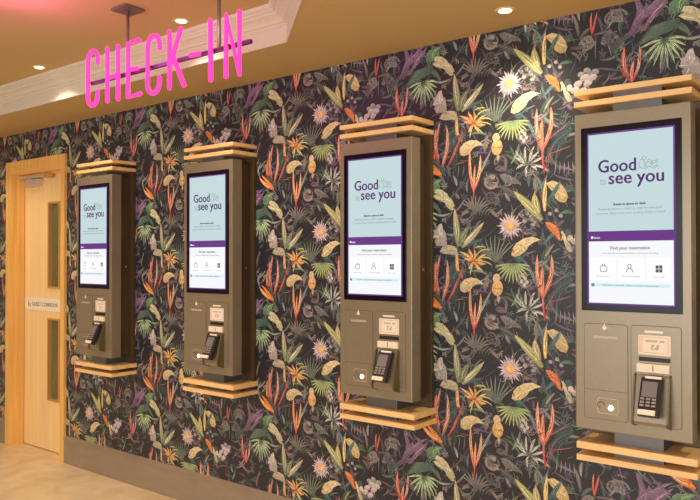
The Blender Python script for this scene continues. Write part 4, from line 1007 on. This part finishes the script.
bx(bm, lx0, gx0, 0.080, 0.124, 0.006, 1.998)
bx(bm, gx1, lx1, 0.080, 0.124, 0.006, 1.998)
for z0, z1 in ((0.006, 0.365), (0.957, 1.173), (1.795, 1.998)):
    bx(bm, gx0, gx1, 0.080, 0.124, z0, z1)
leaf_ = obj('door_leaf', bm, M['door'], d, OFF)
for z0, z1 in ((0.365, 0.957), (1.173, 1.795)):
    bm = bmesh.new()
    w = 0.012
    bx(bm, gx0, gx0 + w, 0.072, 0.10, z0, z1)
    bx(bm, gx1 - w, gx1, 0.072, 0.10, z0, z1)
    bx(bm, gx0 + w, gx1 - w, 0.072, 0.10, z0, z0 + w)
    bx(bm, gx0 + w, gx1 - w, 0.072, 0.10, z1 - w, z1)
    vp = obj('vision_panel_bead', bm, M['bead'], leaf_, (0, 0, 0))
    vp.location = (4.99, -0.08, 0)
    g = obj('glass_pane', box(gx0 + w, gx1 - w, 0.100, 0.106, z0 + w, z1 - w), M['glass'], leaf_)
    g.location = (4.99, -0.08, 0)
bm = bmesh.new()
bx(bm, -5.235, -5.04, 0.040, 0.080, 1.915, 1.970, 0.004)
cl = obj('door_closer', bm, M['closer'], d, OFF)
bm = bmesh.new()
bx(bm, -5.30, -4.93, 0.022, 0.040, 1.975, 1.992, 0.003)
bx(bm, -5.17, -5.14, 0.030, 0.045, 1.955, 1.980, 0.003)
a = obj('closer_arm', bm, M['closer'], cl)
a.location = OFF
bm = bmesh.new()
bx(bm, -4.93, -4.86, 0.022, 0.060, 1.968, 1.994, 0.003)
obj('arm_bracket', bm, M['bead'], d, OFF)
bm = bmesh.new()
prism(bm, roundrect(-5.285, -4.79, 1.005, 1.098, 0.006), 0.076, 0.080)
sg = obj('sign_plate', bm, M['sign'], d, OFF)
bm = text_bm('GUEST CORRIDOR', -5.185, -4.83, 1.038, 1.066, 0.076, bold=0.012)
tx = obj('sign_lettering', bm, M['sign_ink'], sg)
tx.location = OFF
bm = bmesh.new()
cx, cz = -5.225, 1.048
tube(bm, [(cx + 0.016 * math.cos(t * 0.35 + 2.4), 0.0755, cz + 0.016 * math.sin(t * 0.35 + 2.4)) for t in range(13)], 0.0022, 6)
tube(bm, [(cx - 0.008, 0.0755, cz + 0.030), (cx - 0.006, 0.0755, cz + 0.006), (cx + 0.010, 0.0755, cz + 0.004), (cx + 0.018, 0.0755, cz - 0.012)], 0.0025, 6)
ic = obj('sign_symbol', bm, M['sign_ink'], sg)
ic.location = OFF

# ------------------------------------------------------------------ kiosks
KW, YB, YS = 0.3827, -0.1663, -0.101
OX, OZ = 0.1915, 0.6795


def make_kiosk():
    k = empty('check_in_kiosk', (0, 0, 0))
    off = (-OX, 0, -OZ)

    def part(name, bm, m, parent=k):
        return obj(name, bm, m, parent, off)

    def sub(name, bm, m, parent):
        return obj(name, bm, m, parent, off)

    part('back_plate', box(0.004, 0.386, -0.022, -0.001, 0.745, 1.919, 0.002), M['kiosk_back'])
    part('rear_housing', box(0.030, 0.352, YS, -0.022, 0.800, 1.882), M['kiosk_back'])
    b = part('body', box(0, KW, YB, YS, 0.789, 1.8936, 0.004), M['kiosk'])
    bm = disc(bmesh.new(), (-0.062, 1.337), 0.007, 0.366, 0.370, 16, 'x')
    part('side_lock', bm, M['chrome'])
    part('upper_duct', box(0.125, 0.288, -0.140, -0.022, 1.885, 1.975, 0.002), M['duct'])
    part('lower_duct', box(0.125, 0.288, -0.140, -0.022, 0.683, 0.800, 0.002), M['duct'])
    # wooden shelves, each wrapping round front and sides
    for z0, z1, x0, x1, y0 in ((1.9608, 1.9798, -0.001, 0.3872, -0.1686), (1.9196, 1.9393, -0.001, 0.3872, -0.1686),
                               (0.7209, 0.7444, 0.0065, 0.3996, -0.1774), (0.6795, 0.6998, 0.0065, 0.3996, -0.1774)):
        part('wooden_shelf', box(x0, x1, y0, -0.0005, z0, z1, 0.0015), M['board'])
    for zz in ((1.9393, 1.9608), (0.6998, 0.7209)):
        for xx in (0.03, 0.345):
            part('shelf_spacer', box(xx, xx + 0.02, -0.10, -0.06, zz[0], zz[1]), M['kiosk_back'])
    # display
    y = YB - 0.003
    bz = part('display_bezel', box(0.0235, 0.3564, y, YB + 0.001, 1.2038, 1.843, 0.002), M['bezel'])
    y -= 0.0004
    sub('display_edge', box(0.0455, 0.3362, y, YB, 1.2265, 1.8215), M['scr_edge'], bz)
    y -= 0.0004
    sc = part('display_screen', box(0.0510, 0.3303, y, YB, 1.4445, 1.8155), M['scr_top'])
    sub('display_band', box(0.0480, 0.3333, y - 0.0002, YB, 1.4445, 1.4795), M['scr_purple'], sc)
    sub('display_lower_page', box(0.0510, 0.3303, y, YB, 1.2320, 1.4445), M['scr_low'], sc)
    yt = y - 0.0003
    sub('headline_lettering', text_bm('Good', 0.0860, 0.2120, 1.6820, 1.7250, yt, bold=0.0, fat=0.0011), M['scr_ink'], sc)
    sub('headline_lettering', text_bm('see you', 0.1215, 0.3010, 1.6270, 1.6690, yt, bold=0.0, fat=0.0011), M['scr_ink'], sc)
    sub('headline_small_word', text_bm('to', 0.0905, 0.1120, 1.6400, 1.6600, yt), M['scr_line'], sc)
    bm = bmesh.new()
    w = 0.0011
    def curve(f, n=24, closed=False):
        tube(bm, [(p[0], yt, p[1]) for p in (f(i / (n - 1)) for i in range(n))], w, 6, closed)
    curve(lambda t: (0.222 + 0.020 * t, 1.690 + 0.030 * math.sin(math.pi * t) ** 0.5))
    curve(lambda t: (0.238 + 0.006 * math.cos(6.28 * t), 1.721 + 0.006 * math.sin(6.28 * t)), 16)
    curve(lambda t: (0.248 + 0.032 * t, 1.708 + 0.008 * math.sin(7 * t)))
    curve(lambda t: (0.252 + 0.009 * math.cos(6.28 * t), 1.699 + 0.009 * math.sin(6.28 * t)), 18)
    curve(lambda t: (0.272 + 0.009 * math.cos(6.28 * t), 1.701 + 0.010 * math.sin(6.28 * t)), 18)
    curve(lambda t: (0.218 + 0.066 * t, 1.688 + 0.003 * math.sin(14 * t)))
    sub('headline_doodle', bm, M['scr_line'], sc)
    sub('intro_title', text_bm('Reserve space at desk', 0.1370, 0.2440, 1.5640, 1.5755, yt, bold=0.03), M['scr_dark'], sc)
    sub('intro_text', text_bm('Simply tap below to check in using the easy guide', 0.0850, 0.2960, 1.5500, 1.5590, yt), M['scr_grey'], sc)
    sub('intro_text', text_bm('on screen. Please have your booking details to hand', 0.0760, 0.3040, 1.5350, 1.5440, yt), M['scr_grey'], sc)
    bm = disc(bmesh.new(), (0.0625, 1.458), 0.0045, yt - 0.0004, yt, 12)
    sub('band_symbol', bm, M['scr_card'], sc)
    sub('band_lettering', text_bm('home', 0.0690, 0.0900, 1.4540, 1.4610, yt - 0.0003), M['scr_card'], sc)
    sub('page_title', text_bm('Find your reservation', 0.1260, 0.2560, 1.4120, 1.4270, yt, bold=0.01), M['scr_dark'], sc)
    sub('page_subtitle', text_bm('Use any of the options below to find your booking', 0.0990, 0.2830, 1.3990, 1.4065, yt), M['scr_grey'], sc)
    for i, (x0, x1) in enumerate(((0.0600, 0.1420), (0.1530, 0.2370), (0.2480, 0.3210))):
        c_ = sub('option_card', prism(bmesh.new(), roundrect(x0, x1, 1.3110, 1.3870, 0.004), yt, YB), M['scr_card'], sc)
    yi = yt - 0.0004
    sub('option_lettering', text_bm('Reservation', 0.0780, 0.1250, 1.3220, 1.3275, yi), M['scr_grey'], sc)
    sub('option_lettering', text_bm('Personal details', 0.1630, 0.2250, 1.3220, 1.3280, yi), M['scr_grey'], sc)
    sub('option_lettering', text_bm('Scan code', 0.2660, 0.3030, 1.3220, 1.3275, yi), M['scr_grey'], sc)
    bm = bmesh.new()
    rr = roundrect(0.0905, 0.1135, 1.3400, 1.3600, 0.006)
    tube(bm, [(p[0], yi, p[1]) for p in rr], 0.0012, 6, True)
    tube(bm, [(0.097, yi, 1.360), (0.099, yi, 1.366), (0.105, yi, 1.366), (0.107, yi, 1.360)], 0.0012, 6)
    sub('bag_symbol', bm, M['scr_dark'], sc)
    bm = bmesh.new()
    tube(bm, [(0.1895 + 0.006 * math.cos(t * 0.524), yi, 1.3590 + 0.007 * math.sin(t * 0.524)) for t in range(12)], 0.0012, 6, True)
    tube(bm, [(0.1895 + 0.011 * math.cos(math.pi * t / 10), yi, 1.338 + 0.014 * math.sin(math.pi * t / 10)) for t in range(11)], 0.0012, 6)
    sub('person_symbol', bm, M['scr_dark'], sc)
    bm = bmesh.new()
    for ix in (0, 1):
        for iz in (0, 1):
            bx(bm, 0.2735 + ix * 0.0115, 0.2835 + ix * 0.0115, yi, YB, 1.3390 + iz * 0.0125, 1.3500 + iz * 0.0125)
    sub('grid_symbol', bm, M['scr_dark'], sc)
    sub('help_bar', box(0.0590, 0.3180, yt, YB, 1.2890, 1.2990), M['scr_bar'], sc)
    sub('help_icon', box(0.0590, 0.0700, yi, YB, 1.2885, 1.2995), M['scr_teal'], sc)
    sub('help_lettering', text_bm('Need a hand? Ask a team member', 0.1000, 0.2850, 1.2910, 1.2970, yi), M['scr_teal'], sc)
    # lower fascia: two panels outlined by seams
    yp = YB - 0.0015
    for x0, x1, z0, z1 in ((0.0310, 0.1825, 0.8290, 1.1600), (0.1915, 0.3525, 0.8290, 1.1620)):
        p = part('access_panel', prism(bmesh.new(), roundrect(x0 + 0.002, x1 - 0.002, z0 + 0.002, z1 - 0.002, 0.008), yp, YB + 0.001), M['kiosk'])
        sub('panel_seam', ring(bmesh.new(), roundrect(x0, x1, z0, z1, 0.010), roundrect(x0 + 0.002, x1 - 0.002, z0 + 0.002, z1 - 0.002, 0.008), YB - 0.0003, YB + 0.001), M['seam'], p)
        if x0 < 0.1:
            sub('panel_seam', box(x0 + 0.002, x1 - 0.002, yp - 0.0002, YB, 0.9290, 0.9305), M['seam'], p)
            bm = disc(bmesh.new(), (0.1030, 1.1460), 0.0075, yp - 0.0006, yp, 16)
            prism(bm, [(0.0985, 1.1500), (0.1075, 1.1500), (0.1030, 1.1640)], yp - 0.0006, yp)
            sub('hand_symbol', bm, M['white_ink'], p)
            sub('caption_pill', prism(bmesh.new(), roundrect(0.0640, 0.1480, 1.1090, 1.1180, 0.0044), yp - 0.0012, yp), M['pill'], p)
    bm = prism(bmesh.new(), roundrect(0.2360, 0.2960, 1.1380, 1.1455, 0.0015), yp - 0.0006, yp)
    part('caption_strip', bm, M['white_ink'])
    c_ = part('instruction_card', box(0.2165, 0.3190, yp - 0.0018, yp, 1.0650, 1.1305, 0.0005), M['cream_label'])
    bm = ring(bmesh.new(), roundrect(0.228, 0.312, 1.072, 1.125, 0.001), roundrect(0.2295, 0.3105, 1.0735, 1.1235, 0.001), yp - 0.0022, yp)
    bx(bm, 0.240, 0.300, yp - 0.0022, yp, 1.108, 1.114)
    bx(bm, 0.258, 0.282, yp - 0.0022, yp, 1.083, 1.100)
    sub('card_print', bm, M['grey_ink'], c_)
    bm = bmesh.new()
    prism(bm, [(0.262, 1.088), (0.268, 1.085), (0.286, 1.112), (0.281, 1.115)], yp - 0.0026, yp)
    sub('card_arrow', bm, M['white_ink'], c_)
    sub('card_print', box(0.2215, 0.2230, yp - 0.0022, yp, 1.068, 1.127), M['red_ink'], c_)
    part('card_slot', box(0.2180, 0.3175, yp - 0.0015, YB, 1.0430, 1.0570), M['dark'])
    c_ = part('printer_lip', box(0.2125, 0.3160, yp - 0.010, YB, 1.0075, 1.0350, 0.003), M['cream_label'])
    sub('lip_mark', box(0.2640, 0.2670, yp - 0.0104, YB, 1.0130, 1.0320), M['dark'], c_)
    # terminal shroud: a wedge standing proud of the panel
    sh = bmesh.new()
    side = [(YB, 1.0000), (YB - 0.020, 0.9900), (YB - 0.058, 0.8560), (YB - 0.046, 0.8360), (YB, 0.8300)]
    prism(sh, [(YB, 1.0000), (YB - 0.004, 0.9960), (YB - 0.038, 0.8480), (YB - 0.034, 0.8360), (YB, 0.8300)], 0.2090, 0.3150, 'x')
    s_ = part('terminal_shroud', sh, M['kiosk'])
    for x0 in (0.2040, 0.3150):
        ck = prism(bmesh.new(), [(YB, 1.0040), (YB - 0.014, 0.9960), (YB - 0.046, 0.8500), (YB - 0.040, 0.8360), (YB, 0.8240)], x0, x0 + 0.0055, 'x')
        sub('shroud_cheek', ck, M['olive'], s_)
    # card terminal
    t = bmesh.new()
    bx(t, -0.034, 0.034, -0.012, 0.012, -0.062, 0.068, 0.006)
    t2 = bmesh.new()
    bx(t2, -0.026, 0.022, -0.0155, -0.012, 0.000, 0.052, 0.002)
    t3 = bmesh.new()
    for r_ in range(3):
        for q in range(3):
            bx(t3, -0.027 + q * 0.018, -0.014 + q * 0.018, -0.0155, -0.012, -0.010 - r_ * 0.011, -0.003 - r_ * 0.011, 0.001)
    t4 = bmesh.new()
    bx(t4, -0.031, 0.024, -0.018, -0.010, -0.060, -0.043, 0.003)
    t5 = bmesh.new()
    bx(t5, -0.020, 0.031, -0.016, -0.010, 0.062, 0.070, 0.002)
    ang = math.atan2(0.066, 0.14)
    mt = Matrix.Translation((0.2660, YB - 0.044, 0.9290)) @ Matrix.Rotation(-ang, 4, 'X')
    for q in (t, t2, t3, t4, t5):
        bmesh.ops.transform(q, matrix=mt, verts=q.verts)
    tm = part('card_terminal', t, M['term'])
    sub('terminal_display', t2, M['term_grey'], tm)
    sub('terminal_keys', t3, M['term_key'], tm)
    sub('terminal_lip', t4, M['cream_label'], tm)
    sub('terminal_top_strip', t5, M['cream_label'], tm)
    # scanner window with its little lamp
    bm = ring(bmesh.new(), roundrect(0.078, 0.150, 0.850, 0.905, 0.008), roundrect(0.081, 0.147, 0.853, 0.902, 0.006), yp - 0.0012, YB)
    w_ = part('scanner_window', bm, M['pill'])
    bm = bmesh.new()
    tube(bm, [(0.0900 + 0.012 * math.cos(a * 0.5), yp - 0.001, 0.880 + 0.010 * math.sin(a * 0.5)) for a in range(10)], 0.0014, 6)
    sub('scanner_symbol', bm, M['seam'], w_)
    bm = disc(bmesh.new(), (0.1237, 0.8724), 0.0075, yp - 0.003, YB, 20)
    sub('scanner_lamp', bm, M['scanner_lamp'], w_)
    return k


M['scanner_lamp'] = emis('scanner_lamp_glow', (255, 244, 214), 14.0)
kio = make_kiosk()
K_SPEC = [(-0.9662, 'largest taupe self check-in kiosk in view, at the right end of the row'),
          (-2.0399, 'taupe self check-in kiosk second from the right end, its golden-lit side facing the largest kiosk'),
          (-3.1266, 'taupe self check-in kiosk below the pink neon letter N, second from the door'),
          (-4.1828, 'smallest-looking taupe self check-in kiosk, right beside the maple door')]
for i, (x, lab) in enumerate(K_SPEC):
    k = kio if i == 0 else copy_tree(kio)
    k.location = (x + OX, 0, OZ)
    tag(k, lab, 'kiosk', 'self check-in kiosks along the wallpapered wall')

# ------------------------------------------------------------------ neon sign
SY = -0.86
sg = empty('neon_sign', (-2.43, SY, H2))
tag(sg, 'pink neon CHECK-IN sign hanging from the ceiling on two steel rods', 'sign')
SO = (2.43, -SY, -H2)
z0, z1 = 2.064, 2.300


def Lp(pts):
    return [(x, SY, z) for x, z in pts]


def arc_c(x0, x1, zt, zb):
    cx, rx = (x0 + x1) / 2, (x1 - x0) / 2
    pts = []
    pts.append((x1, zt - 0.062))
    for k in range(11):
        a = math.pi * k / 10
        pts.append((cx + rx * math.cos(a), zt - 0.040 + 0.040 * math.sin(a)))
    for k in range(11):
        a = math.pi + math.pi * k / 10
        pts.append((cx + rx * math.cos(a), zb + 0.040 + 0.040 * math.sin(a)))
    pts.append((x1, zb + 0.062))
    return pts


strokes = {
    'letter_c': [arc_c(-2.936, -2.860, z1 + 0.012, z0 + 0.006)],
    'letter_h': [[(-2.785, z0 + .006), (-2.785, z1 + 0.006)], [(-2.705, z0 + .004), (-2.705, z1 + .002)], [(-2.785, 2.175), (-2.705, 2.175)]],
    'letter_e': [[(-2.545, z0 + 0.008), (-2.632, z0 + 0.004), (-2.632, z1), (-2.555, z1 - 0.002)], [(-2.632, 2.185), (-2.566, 2.182)]],
    'letter_c.001': [arc_c(-2.497, -2.418, z1 - 0.004, z0 - 0.002)],
    'letter_k': [[(-2.354, z0), (-2.354, z1 - 0.004)], [(-2.282, z1 - 0.006), (-2.354, 2.150)], [(-2.330, 2.190), (-2.262, z0 - 0.002)]],
    'hyphen': [[(-2.226, 2.176), (-2.172, 2.173)]],
    'letter_i': [[(-2.106, z0 - 0.006), (-2.108, z1 - 0.010)]],
    'letter_n': [[(-2.020, z0 - 0.006), (-2.020, z1 - 0.012), (-1.948, z0 - 0.006), (-1.948, z1 - 0.010)]],
}
for nm, st in strokes.items():
    bm = bmesh.new()
    for s in st:
        tube(bm, Lp(s), 0.0095, 10)
    obj(nm.split('.')[0], bm, M['neon'], sg, SO)
bm = bmesh.new()
bx(bm, -2.945, -1.915, SY + 0.020, SY + 0.034, 2.172, 2.186)
obj('backing_bar', bm, M['neonbar'], sg, SO)
for s in (-2.705, -2.632, -2.497, -2.354, -2.108, -2.020, -2.785, -2.936):
    obj('tube_clip', box(s - 0.003, s + 0.003, SY + 0.004, SY + 0.022, 2.174, 2.184), M['neonbar'], sg, SO)
gl = bpy.data.lights.new('pink_fill_light', 'POINT')  # pink lamp added off the tubes to tint the tray ceiling
gl.energy = 3.0
gl.color = (1.0, 0.16, 0.85)
gl.shadow_soft_size = 0.12
glo = bpy.data.objects.new('pink_fill_light', gl)
glo.location = (-0.45, -0.36, -0.17)
C.objects.link(glo)
glo.parent = sg
for x in (-2.675, -2.090):
    bm = bmesh.new()
    tube(bm, [(x, SY + 0.027, 2.180), (x, SY + 0.027, H2 - 0.006)], 0.007, 10)
    r_ = obj('hanging_rod', bm, M['rod'], sg, SO)
    bm = bmesh.new()
    prism(bm, roundrect(x - 0.055, x + 0.055, SY + 0.027 - 0.05, SY + 0.027 + 0.05, 0.006), H2 - 0.010, H2 - 0.001, 'z')
    obj('ceiling_plate', bm, M['rod'], r_, SO)

# ------------------------------------------------------------------ downlights
def make_down():
    t = empty('ceiling_downlight', (0, 0, 0))
    bm = bmesh.new()
    n = 28
    pr = [(0.038, 0.0), (0.037, -0.003), (0.028, -0.004), (0.023, -0.002), (0.023, 0.0)]
    vs = [[bm.verts.new((r * math.cos(a * 2 * math.pi / n), r * math.sin(a * 2 * math.pi / n), z)) for a in range(n)] for r, z in pr]
    for a, b in zip(vs, vs[1:]):
        for i in range(n):
            f = bm.faces.new([a[i], a[(i + 1) % n], b[(i + 1) % n], b[i]])
            f.smooth = True
    bmesh.ops.recalc_face_normals(bm, faces=bm.faces)
    obj('trim_ring', bm, M['trimring'], t)
    obj('lamp_lens', prism(bmesh.new(), [(0.023 * math.cos(a * 2 * math.pi / n), 0.023 * math.sin(a * 2 * math.pi / n)) for a in range(n)], -0.0045, -0.001, 'z'), M['lens'], t)
    ld = bpy.data.lights.new('downlight_beam', 'SPOT')
    ld.energy = 24
    ld.color = WARM
    ld.spot_size = math.radians(125)
    ld.spot_blend = 0.9
    ld.shadow_soft_size = 0.03
    lo = bpy.data.objects.new('downlight_beam', ld)
    lo.location = (0, 0, -0.02)
    C.objects.link(lo)
    lo.parent = t
    return t


dn = make_down()
first = True
DL_SPEC = [(-1.2146, -0.205, H, 'round recessed downlight in the low soffit, above the gap left of the largest kiosk'),
           (-3.88, -0.58, H2, 'round recessed downlight in the raised ceiling, left of the neon lettering'),
           (-2.62, -0.59, H2, 'round recessed downlight in the raised ceiling, directly above the neon letter K')]
for x, y, z, lab in DL_SPEC:
    t = dn if first else copy_tree(dn)
    first = False
    t.location = (x, y, z)
    tag(t, lab, 'downlight', 'recessed ceiling downlights')
# the same fittings carry on across the ceiling out of view, bar the last one
for x, y, z in ((0.1, -0.205, H), (1.4, -0.205, H), (-3.88, -1.9, H2), (-2.62, -1.9, H2), (-5.14, -0.58, H2), (-5.14, -1.9, H2), (-3.88, -3.1, H2), (-2.62, -3.1, H2),
                (-0.9, -4.2, H), (0.6, -2.4, H), (0.6, -4.2, H), (-2.6, -4.8, H), (-4.4, -4.8, H), (-5.1, 0.75, H)):  # last one is added in the corridor to brighten the door glass
    t = copy_tree(dn)
    t.location = (x, y, z)
    tag(t, 'round recessed downlight out of the picture', 'downlight', 'recessed ceiling downlights out of the picture')
